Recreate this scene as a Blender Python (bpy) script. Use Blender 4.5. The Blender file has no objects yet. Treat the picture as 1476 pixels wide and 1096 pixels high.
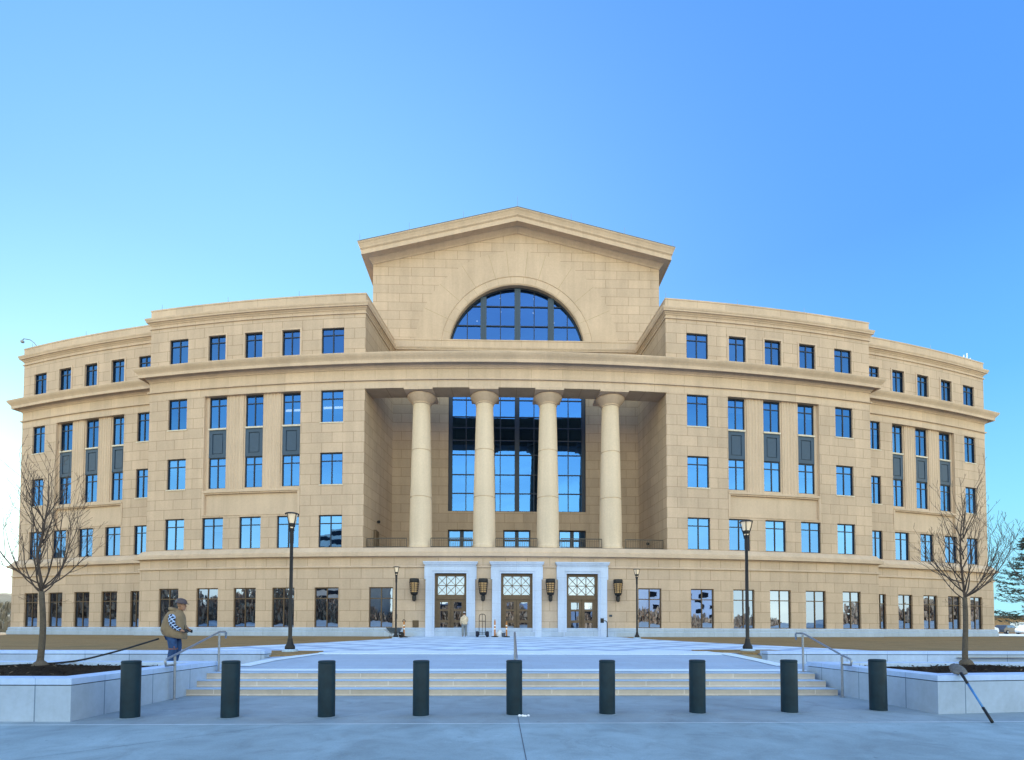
import bpy, bmesh, math, random
from mathutils import Vector, Matrix
random.seed(7)
sc = bpy.context.scene
col = sc.collection
PI = math.pi
D, R = 36.5, 134.7            # distance of the facade's nose from the camera line, radius of the convex front
CY = D + R
# ------------------------------------------------------------------ helpers
class MB:
    """collects faces with metre-scaled UVs; build() links them as one mesh object"""
    def __init__(s):
        s.v = []; s.f = []; s.uv = []; s.mi = []; s.cur = 0
    def quad(s, pts, uv=None):
        i = len(s.v); s.v += [tuple(p) for p in pts]; s.f.append(tuple(range(i, i+len(pts))))
        s.uv.append(uv or autouv(pts)); s.mi.append(s.cur)
    def box(s, x0, x1, y0, y1, z0, z1, M=None):
        c = [(x0,y0,z0),(x1,y0,z0),(x1,y1,z0),(x0,y1,z0),(x0,y0,z1),(x1,y0,z1),(x1,y1,z1),(x0,y1,z1)]
        if M is not None: c = [tuple(M @ Vector(p)) for p in c]
        for q in ((3,2,1,0),(4,5,6,7),(0,1,5,4),(1,2,6,5),(2,3,7,6),(3,0,4,7)):
            s.quad([c[k] for k in q])
    def tube(s, pts, rad, n=8, cap=True):
        pts = [Vector(p) for p in pts]
        if not isinstance(rad, (list, tuple)): rad = [rad]*len(pts)
        rings = []; up = None
        for k, p in enumerate(pts):
            t = (pts[min(k+1, len(pts)-1)] - pts[max(k-1, 0)])
            t = t.normalized() if t.length > 1e-9 else Vector((0,0,1))
            if up is None: up = t.orthogonal().normalized()
            up = (up - t*up.dot(t))
            up = up.normalized() if up.length > 1e-6 else t.orthogonal().normalized()
            b = t.cross(up)
            rings.append([p + (up*math.cos(2*PI*j/n) + b*math.sin(2*PI*j/n))*rad[k] for j in range(n)])
        i0 = len(s.v)
        for r in rings: s.v += [tuple(q) for q in r]
        L = 0
        for k in range(len(pts)-1):
            L2 = L + (pts[k+1]-pts[k]).length
            for j in range(n):
                a = i0+k*n+j; b = i0+k*n+(j+1)%n
                s.f.append((a, b, b+n, a+n)); s.mi.append(s.cur)
                w = 2*PI*rad[k]/n
                s.uv.append([(j*w,L),((j+1)*w,L),((j+1)*w,L2),(j*w,L2)])
            L = L2
        if cap:
            for base, rev in ((i0, True), (i0+(len(pts)-1)*n, False)):
                f = [base+j for j in range(n)]
                if rev: f.reverse()
                s.f.append(tuple(f)); s.mi.append(s.cur); s.uv.append([(0,0)]*n)
    def lathe(s, c, prof, n=24, cap=True, sx=1, sy=1):
        i0 = len(s.v)
        for r, z in prof:
            for j in range(n):
                a = 2*PI*j/n
                s.v.append((c[0]+r*sx*math.cos(a), c[1]+r*sy*math.sin(a), c[2]+z))
        for k in range(len(prof)-1):
            for j in range(n):
                a = i0+k*n+j; b = i0+k*n+(j+1)%n
                s.f.append((a,b,b+n,a+n)); s.mi.append(s.cur)
                w = 2*PI*max(prof[k][0],prof[k+1][0])/n
                s.uv.append([(j*w,prof[k][1]),((j+1)*w,prof[k][1]),((j+1)*w,prof[k+1][1]),(j*w,prof[k+1][1])])
        if cap:
            for k, rev in ((0, True), (len(prof)-1, False)):
                if prof[k][0] > 1e-4:
                    f = [i0+k*n+j for j in range(n)]
                    if rev: f.reverse()
                    s.f.append(tuple(f)); s.mi.append(s.cur); s.uv.append([(0,0)]*n)
    def loft(s, rings, cap=True):
        n = len(rings[0]); i0 = len(s.v)
        for r in rings: s.v += [tuple(p) for p in r]
        for k in range(len(rings)-1):
            for j in range(n):
                a = i0+k*n+j; b = i0+k*n+(j+1)%n
                s.f.append((a,b,b+n,a+n)); s.mi.append(s.cur)
                s.uv.append([(j*.05,k*.05),((j+1)*.05,k*.05),((j+1)*.05,(k+1)*.05),(j*.05,(k+1)*.05)])
        if cap:
            s.f.append(tuple(i0+j for j in reversed(range(n)))); s.mi.append(s.cur); s.uv.append([(0,0)]*n)
            s.f.append(tuple(i0+(len(rings)-1)*n+j for j in range(n))); s.mi.append(s.cur); s.uv.append([(0,0)]*n)
    def build(s, name, mats, parent=None, smooth=False, merge=True, bevel=0, loc=None):
        me = bpy.data.meshes.new(name)
        off = Vector(loc) if loc is not None else None
        vs = s.v if off is None else [tuple(Vector(p)-off) for p in s.v]
        me.from_pydata(vs, [], s.f)
        ul = me.uv_layers.new(name='UVMap')
        k = 0
        for uv in s.uv:
            for q in uv:
                ul.data[k].uv = q; k += 1
        if not isinstance(mats, (list, tuple)): mats = [mats]
        for m in mats: me.materials.append(m)
        me.polygons.foreach_set('material_index', s.mi)
        if merge or bevel:
            bm = bmesh.new(); bm.from_mesh(me)
            bmesh.ops.remove_doubles(bm, verts=bm.verts, dist=1e-4)
            bmesh.ops.recalc_face_normals(bm, faces=bm.faces)
            if bevel:
                es = [e for e in bm.edges if e.is_manifold and e.calc_face_angle(0) > .6]
                bmesh.ops.bevel(bm, geom=es, offset=bevel, segments=2, affect='EDGES', profile=.6)
            bm.to_mesh(me); bm.free()
        if smooth:
            me.polygons.foreach_set('use_smooth', [True]*len(me.polygons))
            if smooth != 'all':
                try: me.set_sharp_from_angle(angle=math.radians(38))
                except Exception: pass
        o = bpy.data.objects.new(name, me); col.objects.link(o)
        if parent is not None: o.parent = parent
        if off is not None: o.location = off
        return o
def autouv(pts):
    a = Vector(pts[0]); n = (Vector(pts[1])-a).cross(Vector(pts[2])-a)
    if n.length < 1e-9 and len(pts) > 3: n = (Vector(pts[2])-a).cross(Vector(pts[3])-a)
    n = n.normalized() if n.length > 1e-9 else Vector((0,0,1))
    if abs(n.z) > .7: return [(p[0], p[1]) for p in pts]
    if abs(n.y) > .6: return [(p[0], p[2]-7.45) for p in pts]
    return [(p[1], p[2]-7.45) for p in pts]
def tag(o, label=None, cat=None, group=None, kind=None):
    if label: o['label'] = label
    if cat: o['category'] = cat
    if group: o['group'] = group
    if kind: o['kind'] = kind
    return o
def empty(name, loc, label, cat, group=None, rz=0):
    o = bpy.data.objects.new(name, None); col.objects.link(o); o.location = loc; o.rotation_euler = (0,0,rz)
    o.empty_display_size = .2
    return tag(o, label, cat, group)
def copy_tree(o, parent=None):
    c = o.copy(); col.objects.link(c); c.parent = parent
    if parent is not None: c.matrix_parent_inverse = o.matrix_parent_inverse.copy()
    for ch in list(o.children): copy_tree(ch, c)
    return c
def apol(r, ph, z):            # arc coordinates -> world
    return (r*math.sin(ph), CY - r*math.cos(ph), z)
# ------------------------------------------------------------------ materials
def newmat(name):
    m = bpy.data.materials.new(name); m.use_nodes = True
    nt = m.node_tree; b = nt.nodes['Principled BSDF']
    return m, nt, b
def nd(nt, t, **k):
    n = nt.nodes.new(t)
    for a, v in k.items():
        if a.startswith('i_'): n.inputs[a[2:].replace('_', ' ')].default_value = v
        else: setattr(n, a, v)
    return n
def rgba(c): return (c[0], c[1], c[2], 1)
def mixc(nt, a, b, fac, mode='MIX'):
    m = nt.nodes.new('ShaderNodeMix'); m.data_type = 'RGBA'; m.blend_type = mode
    for sock, v in ((m.inputs[6], a), (m.inputs[7], b), (m.inputs[0], fac)):
        if hasattr(v, 'is_linked') or isinstance(v, bpy.types.NodeSocket): nt.links.new(v, sock)
        elif isinstance(v, (int, float)): sock.default_value = v
        else: sock.default_value = rgba(v)
    return m.outputs[2]
def ramp(nt, src, stops, interp='LINEAR'):
    r = nt.nodes.new('ShaderNodeValToRGB'); r.color_ramp.interpolation = interp
    e = r.color_ramp.elements
    while len(e) < len(stops): e.new(.5)
    for k, (p, c) in enumerate(stops):
        e[k].position = p; e[k].color = rgba(c) if not isinstance(c, (int, float)) else (c, c, c, 1)
    nt.links.new(src, r.inputs[0]); return r.outputs[0]
def noise(nt, scale, detail=4, rough=.55, vec=None, dist=0):
    n = nd(nt, 'ShaderNodeTexNoise'); n.inputs['Scale'].default_value = scale
    n.inputs['Detail'].default_value = detail; n.inputs['Roughness'].default_value = rough
    n.inputs['Distortion'].default_value = dist
    if vec is None: vec = nd(nt, 'ShaderNodeTexCoord').outputs['Object']
    nt.links.new(vec, n.inputs['Vector']); return n.outputs['Fac']
def bump(nt, b, h, strength=.3, dist=.02, prev=None):
    n = nd(nt, 'ShaderNodeBump'); n.inputs['Strength'].default_value = strength; n.inputs['Distance'].default_value = dist
    nt.links.new(h, n.inputs['Height'])
    nt.links.new(n.outputs[0], b.inputs['Normal']); return n
def simple(name, c, rough=.6, metal=0, var=.15, vs=6., bmp=.0, spec=.5):
    m, nt, b = newmat(name)
    f = noise(nt, vs)
    lo = tuple(x*(1-var) for x in c); hi = tuple(min(1, x*(1+var)) for x in c)
    nt.links.new(ramp(nt, f, [(.3, lo), (.7, hi)]), b.inputs['Base Color'])
    b.inputs['Roughness'].default_value = rough; b.inputs['Metallic'].default_value = metal
    b.inputs['Specular IOR Level'].default_value = spec
    if bmp: bump(nt, b, noise(nt, vs*4), bmp, .01)
    return m
def stone(name, c, jointed=True, bw=1.6, bh=.775, rough=.85, mortar=.020, mc=None, blk=.075, offset=.5, vo=0, uo=0, mask=None, stain=.08):
    m, nt, b = newmat(name)
    tc = nd(nt, 'ShaderNodeTexCoord')
    uvn = nd(nt, 'ShaderNodeMapping'); uvn.inputs['Location'].default_value = (uo, vo, 0)
    nt.links.new(tc.outputs['UV'], uvn.inputs['Vector'])
    base = ramp(nt, noise(nt, .35, 5, .6), [(.3, tuple(x*(1-stain) for x in c)), (.7, tuple(x*(1+stain*.8) for x in c))])
    fine = ramp(nt, noise(nt, 9, 6, .7), [(.3, .93), (.7, 1.06)])
    base = mixc(nt, base, fine, 1.0, 'MULTIPLY')
    streak_map = nd(nt, 'ShaderNodeMapping'); streak_map.inputs['Scale'].default_value = (1.6, 1.6, .12)
    nt.links.new(tc.outputs['Object'], streak_map.inputs['Vector'])
    st = ramp(nt, noise(nt, 1.0, 5, .6, streak_map.outputs[0]), [(.33, .91), (.62, 1.03)])
    base = mixc(nt, base, st, 1.0, 'MULTIPLY')
    if jointed:
        br = nd(nt, 'ShaderNodeTexBrick'); br.offset = offset; br.squash = 1
        br.inputs['Scale'].default_value = 1; br.inputs['Brick Width'].default_value = bw; br.inputs['Row Height'].default_value = bh
        br.inputs['Mortar Size'].default_value = mortar; br.inputs['Mortar Smooth'].default_value = .3; br.inputs['Bias'].default_value = 0
        br.inputs['Color1'].default_value = rgba((1-blk, 1-blk*1.0, 1-blk*.9)); br.inputs['Color2'].default_value = rgba((1+blk*.6, 1+blk*.5, 1+blk*.5))
        br.inputs['Mortar'].default_value = rgba(mc or (.63, .59, .54))
        nt.links.new(uvn.outputs[0], br.inputs['Vector'])
        bc = br.outputs['Color']
        if mask: # (cx, cz, rad): no courses inside that circle
            sx = nd(nt, 'ShaderNodeSeparateXYZ'); nt.links.new(tc.outputs['UV'], sx.inputs[0])
            cb = nd(nt, 'ShaderNodeCombineXYZ'); nt.links.new(sx.outputs[0], cb.inputs[0]); nt.links.new(sx.outputs[1], cb.inputs[1])
            vd = nd(nt, 'ShaderNodeVectorMath', operation='DISTANCE'); nt.links.new(cb.outputs[0], vd.inputs[0]); vd.inputs[1].default_value = (mask[0], mask[1], 0)
            mm = nd(nt, 'ShaderNodeMath', operation='LESS_THAN'); nt.links.new(vd.outputs['Value'], mm.inputs[0]); mm.inputs[1].default_value = mask[2]
            bc = mixc(nt, bc, (1, 1, 1), mm.outputs[0])
        base = mixc(nt, base, bc, 1.0, 'MULTIPLY')
        bump(nt, b, br.outputs['Fac'], -.5, .012)
    else:
        bump(nt, b, noise(nt, 30, 5), .12, .01)
    nt.links.new(base, b.inputs['Base Color']); b.inputs['Roughness'].default_value = rough
    b.inputs['Specular IOR Level'].default_value = .25
    return m
TAN = (.56, .432, .325)
M = {}
M['ashlar'] = stone('tan_ashlar', TAN)
M['plain'] = stone('tan_plain_stone', (.58, .45, .34), jointed=False)
M['frieze'] = stone('tan_frieze', (.595, .462, .345), bw=2.3, bh=9, offset=0, vo=4, mortar=.012)
M['recess'] = stone('tan_painted_shade', (.44, .335, .24))  # facade tan darkened: the portico's shade is put into the colour
M['column'] = stone('column_stone', (.68, .555, .42), jointed=False, stain=.06)
M['gable'] = stone('gable_ashlar', TAN, mask=(.22, 25.75-7.45, 8.9), bw=2.0)
M['joint'] = simple('joint', (.42,.32,.21), .9)
M['plinth'] = stone('grey_granite', (.40,.49,.62), bw=1.5, bh=.36, vo=.0, rough=.6, blk=.04, mc=(.7,.7,.72), mortar=.012)
M['surround'] = stone('pale_limestone', (.50,.60,.78), bw=30, bh=.95, offset=0, vo=.35, rough=.7, blk=.03, mc=(.8,.8,.82), mortar=.012)
M['navy'] = simple('navy_aluminium', (.012, .022, .045), .45, .3, .1)
M['mull'] = simple('slate_aluminium', (.03, .06, .10), .55, 0, .1)
M['spandrel'] = simple('slate_spandrel', (.024, .062, .12), .55, 0, .08, 3)
M['bronze'] = simple('bronze', (.11, .072, .042), .5, .2, .15)
M['black'] = simple('black_iron', (.012, .012, .014), .5, .3, .2)
M['sill'] = simple('pale_sill', (.62, .56, .46), .7)
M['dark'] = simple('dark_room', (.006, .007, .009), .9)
M['blind'] = simple('pale_blind', (.45, .55, .68), .8, 0, .05)
M['steel'] = simple('brushed_steel', (.30, .33, .38), .38, .75, .12, 20)
M['railing'] = simple('bronze_railing', (.11, .10, .085), .5, .3, .1)
def rgba_(c): return tuple(c)
def glass_mat(name, tint, fac, under, rough=.01):
    m, nt, b = newmat(name)
    b.inputs['Base Color'].default_value = rgba(under); b.inputs['Roughness'].default_value = .5
    gl = nd(nt, 'ShaderNodeBsdfGlossy'); oi = nd(nt, 'ShaderNodeObjectInfo')
    nt.links.new(mixc(nt, rgba_(tint), ramp(nt, oi.outputs['Random'], [(0,(.80,.84,.88)),(.5,(1,1,1)),(1,(1.25,1.18,1.1))]), 1.0, 'MULTIPLY'), gl.inputs['Color']); gl.inputs['Roughness'].default_value = rough
    tr = nd(nt, 'ShaderNodeBsdfTransparent'); tr.inputs[0].default_value = (.55, .68, .8, 1)
    w = noise(nt, .8, 2)
    bp = nd(nt, 'ShaderNodeBump'); bp.inputs['Strength'].default_value = .04; bp.inputs['Distance'].default_value = .05
    nt.links.new(w, bp.inputs['Height']); nt.links.new(bp.outputs[0], gl.inputs['Normal'])
    ms = nd(nt, 'ShaderNodeMixShader'); ms.inputs[0].default_value = fac
    nt.links.new(tr.outputs[0], ms.inputs[1]); nt.links.new(gl.outputs[0], ms.inputs[2])
    nt.links.new(ms.outputs[0], nt.nodes['Material Output'].inputs[0])
    return m
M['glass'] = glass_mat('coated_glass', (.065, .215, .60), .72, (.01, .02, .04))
M['glass_deep'] = glass_mat('upper_glass_sky_tint', (.055, .15, .37), .74, (.01, .02, .04))  # tint darkened to paint the deeper high sky mirrored up here
M['glass_mid'] = glass_mat('middle_glass_sky_tint', (.05, .17, .47), .72, (.01, .02, .04))  # tint between the two, painting the mid-height sky's reflection
M['glass_low'] = glass_mat('lower_glass_sky_tint', (.10, .27, .68), .74, (.01, .02, .04))  # tint lightened to paint the paler low sky in the reflection
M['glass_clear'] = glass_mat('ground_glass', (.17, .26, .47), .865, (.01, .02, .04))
def emis(name, c, s):
    m, nt, b = newmat(name)
    b.inputs['Base Color'].default_value = rgba(c); b.inputs['Emission Color'].default_value = rgba(c); b.inputs['Emission Strength'].default_value = s
    return m
M['lit'] = emis('lit_tube', (1, .93, .8), 2.2)
M['amber'] = emis('amber_glass', (.55, .36, .17), .14)
M['frost'] = emis('lamp_lens', (.80, .64, .45), .22)
# ------------------------------------------------------------------ THE COURTHOUSE
B = empty('courthouse', (0, D, .95), 'large tan stone courthouse with a convex front, gabled centre and four-column portico', 'building')
BP = Vector(B.location)
def part(mb, name, mats, parent=None, **k):
    """link a mesh under the building, keeping world coordinates"""
    p = parent or B
    o = mb.build(name, mats, None, **k)
    o.parent = p
    o.matrix_parent_inverse = Matrix.Translation(-WL[p.name])
    WL[o.name] = WL.get(o.name, Vector((0,0,0))) if False else Vector(o.location)
    return o
WL = {B.name: BP}
# parts of the building keep world coordinates
PW = .2133      # wing outer corner angle
PI_ = .0829     # wing inner corner angle (portico jamb)
PO = .3333      # end corner angle
SB = 1.5        # set-back of the outer sections
EP = 1e-6
def arc_pts(r, a, b, step=.012):
    n = max(1, int(math.ceil(abs(b-a)/step)))
    return [apol(r, a+(b-a)*k/n, 0)[:2] for k in range(n+1)]
def sweep(mb, path, prof, closed=False):
    """prof = [(outward offset, z)], path = plan points; outward is to the right-hand side of travel (camera side when going left->right)"""
    n = len(path); P = [Vector(p) for p in path]
    offs = []
    for k in range(n):
        d1 = (P[k]-P[k-1]).normalized() if k > 0 else None
        d2 = (P[k+1]-P[k]).normalized() if k < n-1 else None
        if d1 is None: d1 = d2
        if d2 is None: d2 = d1
        n1 = Vector((d1.y, -d1.x)); n2 = Vector((d2.y, -d2.x))
        m = (n1+n2)/(1+n1.dot(n2)) if 1+n1.dot(n2) > .05 else n1
        offs.append(m)
    L = 0
    for k in range(n-1):
        seg = (P[k+1]-P[k]).length
        ua, ub = (L, L+seg)
        mid = (P[k]+P[k+1])/2
        for j in range(len(prof)-1):
            (o0, z0), (o1, z1) = prof[j], prof[j+1]
            a0 = P[k]+offs[k]*o0; a1 = P[k]+offs[k]*o1; b0 = P[k+1]+offs[k+1]*o0; b1 = P[k+1]+offs[k+1]*o1
            mb.quad([(a0.x,a0.y,z0),(b0.x,b0.y,z0),(b1.x,b1.y,z1),(a1.x,a1.y,z1)],
                    [(ua,z0-7.45),(ub,z0-7.45),(ub,z1-7.45+abs(o1-o0)*.01),(ua,z1-7.45+abs(o1-o0)*.01)])
        L += seg
BACK = 24.
def outline(recess=False, recess_y=42.8, upto=None):
    """front outline left -> right; the end walls run back radially"""
    p = []
    p.append(apol(R-SB-BACK, -PO, 0)[:2])
    p += arc_pts(R-SB, -PO, -PW)
    p += arc_pts(R, -PW, -PI_ if recess else PW)
    if recess:
        p += [(-10.35, recess_y), (10.65, recess_y)]
        p += arc_pts(R, PI_, PW)
    p += arc_pts(R-SB, PW, PO)
    p.append(apol(R-SB-BACK, PO, 0)[:2])
    return p
def arc_wall(mb, r, p0, p1, z0, z1, holes, depth=.3, du=.012, reveal=True):
    """holes = [(phi0, phi1, zb, zt)]; outer sheet + reveals"""
    ps = {p0, p1}; zs = {z0, z1}
    for a, b, c, d in holes: ps |= {a, b}; zs |= {c, d}
    ps = sorted(ps); zs = sorted(zs)
    q = []
    for a, b in zip(ps, ps[1:]):
        n = max(1, int(math.ceil((b-a)/du - 1e-9)))
        q += [a+(b-a)*k/n for k in range(n)]
    q.append(ps[-1]); ps = q
    for a, b in zip(ps, ps[1:]):
        for c, d in zip(zs, zs[1:]):
            pm, zm = (a+b)/2, (c+d)/2
            if any(h[0] < pm < h[1] and h[2] < zm < h[3] for h in holes): continue
            mb.quad([apol(r,a,c), apol(r,b,c), apol(r,b,d), apol(r,a,d)], [(R*a,c-7.45),(R*b,c-7.45),(R*b,d-7.45),(R*a,d-7.45)])
    if reveal:
        for a, b, c, d in holes:
            ri = r-depth
            for ph in (a, b):
                mb.quad([apol(r,ph,c), apol(ri,ph,c), apol(ri,ph,d), apol(r,ph,d)], [(0,c-7.45),(depth,c-7.45),(depth,d-7.45),(0,d-7.45)])
            for z in (c, d):
                mb.quad([apol(r,a,z), apol(r,b,z), apol(ri,b,z), apol(ri,a,z)], [(R*a,0.1),(R*b,.1),(R*b,.1+depth),(R*a,.1+depth)])
# fitted angles of the window edges (inner, outer), per window column 1..10 counted from the ends
E3 = {1:(.31107,.3228),2:(.28851,.29921),3:(.26645,.27685),4:(.2449,.25514),5:(.22521,.2343),6:(.18841,.20058),7:(.16445,.17528),8:(.14215,.15277),9:(.12005,.13054),10:(.09494,.1077)}
E2 = {1:(.3112,.3232),2:(.28914,.30112),3:(.26668,.27861),4:(.24492,.25689),5:(.22552,.23464),6:(.18858,.20109),7:(.16419,.17725),8:(.14151,.15436),9:(.11922,.13198),10:(.09485,.108)}
E1r = {1:(.31566,.32865),2:(.29339,.30584),3:(.2705,.2833),4:(.24861,.26091),5:(.23123,.23852),6:(.19318,.20605),7:(.16814,.18162),8:(.14514,.1585),9:(.12248,.13549),10:(.09729,.11085),11:(.06706,.08026)}
E1 = {k:(a*.981, b*.981) for k, (a, b) in E1r.items()}
Z = {5:(21.86,23.81), 4:(16.73,19.12), 3:(12.10,14.47), 2:(7.45,9.84), 1:(1.585,4.49)}
BAY = (11.90, 19.16)     # recessed three-window bay
PAN = (10.02, 11.62)     # recessed panel below the bay
def bayspan(sec):        # sec 'wing' or 'outer' -> inner, outer angle
    return (.11925, .1772) if sec == 'wing' else (.2442, .3007)
def sgn(s, a, b): return (a, b) if s > 0 else (-b, -a)
win_specs = []   # (r, phi0, phi1, zb, zt, row, win, side)
wall_mb = MB()
for s in (-1, 1):
    for sec in ('wing', 'outer'):
        r = R if sec == 'wing' else R-SB
        bay_mb = MB()
        wins = (6,7,8,9,10) if sec == 'wing' else (1,2,3,4,5)
        mids = (7,8,9) if sec == 'wing' else (2,3,4)
        a0, a1 = (PI_, PW) if sec == 'wing' else (PW-.012, PO)
        A0, A1 = sgn(s, a0, a1)
        holes = []
        for w in wins:
            for row in (2,3,4,5):
                if row in (3,4) and w in mids: continue
                ea, eb = sgn(s, *(E2[w] if row == 2 else E3[w]))
                holes.append((ea, eb)+Z[row]); win_specs.append((r-.13, ea, eb)+Z[row]+(row, w, s))
        b0, b1 = sgn(s, *bayspan(sec))
        bh = (b0, b1)+BAY; ph = (b0+.0012, b1-.0012)+PAN
        # split so that the bay and the panel cut their own depth
        top = 26.25
        allh = holes+[bh, ph]
        arc_wall(wall_mb, r, A0, A1, 6.95, top, allh, reveal=False)
        for h in holes:
            ri = r-.2
            for phx in (h[0], h[1]):
                wall_mb.quad([apol(r,phx,h[2]), apol(ri,phx,h[2]), apol(ri,phx,h[3]), apol(r,phx,h[3])])
            for z in (h[2], h[3]):
                wall_mb.quad([apol(r,h[0],z), apol(r,h[1],z), apol(ri,h[1],z), apol(ri,h[0],z)])
        # bay: returns, back wall with its own openings
        for h, dep in ((bh, .22), (ph, .15)):
            ri = r-dep
            for phx in (h[0], h[1]):
                bay_mb.quad([apol(r,phx,h[2]), apol(ri,phx,h[2]), apol(ri,phx,h[3]), apol(r,phx,h[3])])
            for z in (h[2], h[3]):
                nseg = 6
                for k in range(nseg):
                    pa = h[0]+(h[1]-h[0])*k/nseg; pb = h[0]+(h[1]-h[0])*(k+1)/nseg
                    bay_mb.quad([apol(r,pa,z), apol(r,pb,z), apol(ri,pb,z), apol(ri,pa,z)])
        arc_wall(bay_mb, r-.15, ph[0], ph[1], ph[2], ph[3], [], reveal=False)
        bholes = []
        for w in mids:
            ea, eb = sgn(s, *E3[w])
            bholes.append((ea, eb, Z[3][0], BAY[1]-EP))
            for row in (3,4): win_specs.append((r-.22-.10, ea, eb)+Z[row]+(row, w, s))
        arc_wall(bay_mb, r-.22, bh[0], bh[1], bh[2], bh[3], bholes, depth=.34)
        part(bay_mb, 'recessed_bay', M['plain'])
# base storey, projecting, with door openings
DOORS = [(-4.71, 2.27), (.03, 2.27), (4.745, 2.27)]
base_mb = MB()
RB = R+.25
for s in (-1, 1):
    holes = []
    for w in (6,7,8,9,10,11):
        ea, eb = sgn(s, *E1[w]); holes.append((ea, eb)+Z[1]); win_specs.append((RB-.13, ea, eb)+Z[1]+(1, w, s))
    a, b = sgn(s, .0500, PW+.0018)
    arc_wall(base_mb, RB, a, b, .6, 6.95, holes, depth=.4)
    holes = []
    for w in (1,2,3,4,5):
        ea, eb = sgn(s, *E1[w]); holes.append((ea, eb)+Z[1]); win_specs.append((RB-SB-.13, ea, eb)+Z[1]+(1, w, s))
    a, b = sgn(s, PW-.01, PO+.0018)
    arc_wall(base_mb, RB-SB, a, b, .6, 6.95, holes, depth=.4)
dh = []
for cx, w in DOORS:
    dh.append(((cx-w/2)/RB, (cx+w/2)/RB, .6, 5.48))
arc_wall(base_mb, RB, -.05, .05, .6, 6.95, dh, depth=.45)
# step returns and end walls (plain strips)
for s in (-1, 1):
    for (r0, r1, z0, z1, mb, ph) in ((RB-SB-.3, RB, .6, 6.95, base_mb, PW+.0018), (R-SB-.3, R, 6.95, 26.25, wall_mb, PW),
                              (R-SB-BACK, RB-SB, .6, 6.95, base_mb, PO+.0018), (R-SB-BACK, R-SB, 6.95, 26.25, wall_mb, PO)):
        n = max(1, int((r1-r0)/4))
        for k in range(n):
            ra = r0+(r1-r0)*k/n; rb = r0+(r1-r0)*(k+1)/n
            mb.quad([apol(ra,s*ph,z0), apol(rb,s*ph,z0), apol(rb,s*ph,z1), apol(ra,s*ph,z1)], [(ra,z0-7.45),(rb,z0-7.45),(rb,z1-7.45),(ra,z1-7.45)])
# rear wall
bk = arc_pts(R-SB-BACK, -PO, PO, .03)
for a, b in zip(bk, bk[1:]):
    wall_mb.quad([(a[0],a[1],.6),(b[0],b[1],.6),(b[0],b[1],26.25),(a[0],a[1],26.25)])
part(wall_mb, 'upper_wall', M['ashlar'])
part(base_mb, 'base_wall', M['ashlar'])
# roof (between the outline and the back) with the light-well cut in front of the gable
rf = MB()
def roofz(z, a, b, r0, r1):
    n = max(1, int((b-a)/.02))
    for k in range(n):
        p = a+(b-a)*k/n; q = a+(b-a)*(k+1)/n
        rf.quad([apol(r0,p,z), apol(r0,q,z), apol(r1,q,z), apol(r1,p,z)])
roofz(25.9, -PO, -PW, R-SB-BACK, R-SB-.35); roofz(25.9, PW, PO, R-SB-BACK, R-SB-.35)
roofz(25.9, -PW, -PI_, R-SB-BACK, R-.35); roofz(25.9, PI_, PW, R-SB-BACK, R-.35)
roofz(25.9, -PI_, PI_, R-SB-BACK, R-7.2)
part(rf, 'roof', simple('grey_roof', (.3,.3,.3), .9))
# mouldings -----------------------------------------------------------------
def moulding(name, path, prof, mat, **k):
    m = MB(); sweep(m, path, prof); return part(m, name, mat, **k)
full = outline(); rec = outline(True)
def shift_in(x): return x
moulding('plinth', [q for q in outline()], [(.25,.5),(.44,.5),(.44,.93),(.44,1.27),(.38,1.31),(.38,1.50),(.31,1.575),(.24,1.578)], M['plinth'])
moulding('string_course', full, [(.24,5.90),(.34,5.91),(.34,6.0),(.26,6.04),(.24,6.05)], M['plain'])
moulding('ledge_moulding', full, [(.24,6.60),(.30,6.64),(.30,6.74),(.46,6.75),(.46,6.70),(.51,6.70),(.51,6.92),(.37,6.96),(.37,7.03),(.17,7.34),(.0,7.40)], M['plain'])
moulding('architrave_bead', full, [(-.02,19.70),(.12,19.71),(.13,19.80),(.04,19.85),(-.02,19.86)], M['plain'])
moulding('main_cornice', full, [(-.02,20.52),(.05,20.55),(.07,20.62),(.17,20.72),(.22,20.84),(.24,20.90),(.48,20.92),(.50,20.80),(.50,20.76),(.55,20.76),(.55,20.98),(.57,21.02),(.62,21.10),(.70,21.20),(.76,21.30),(.79,21.38),(.79,21.44),(.6,21.52),(.1,21.78),(-.3,21.84)], M['plain'])
moulding('string_course', rec, [(-.02,24.78),(.08,24.79),(.08,24.87),(-.02,24.90)], M['plain'])
moulding('upper_cornice', rec, [(-.02,25.05),(.04,25.08),(.06,25.14),(.14,25.20),(.15,25.26),(.25,25.27),(.26,25.36),(.30,25.42),(.32,25.50),(.32,25.56),(.0,25.66),(-.02,25.66)], M['plain'])
moulding('parapet', rec, [(-.02,25.6),(.02,25.64),(.02,26.22),(.05,26.23),(.05,26.33),(-.40,26.35),(-.40,25.8)], M['frieze'])
# frieze band overlays the wall between architrave and cornice
fz = MB()
sweep(fz, full, [(.012,19.84),(.012,20.53)])
sweep(fz, full, [(.010,19.16),(.010,19.70)])
part(fz, 'frieze', M['frieze'])
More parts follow.
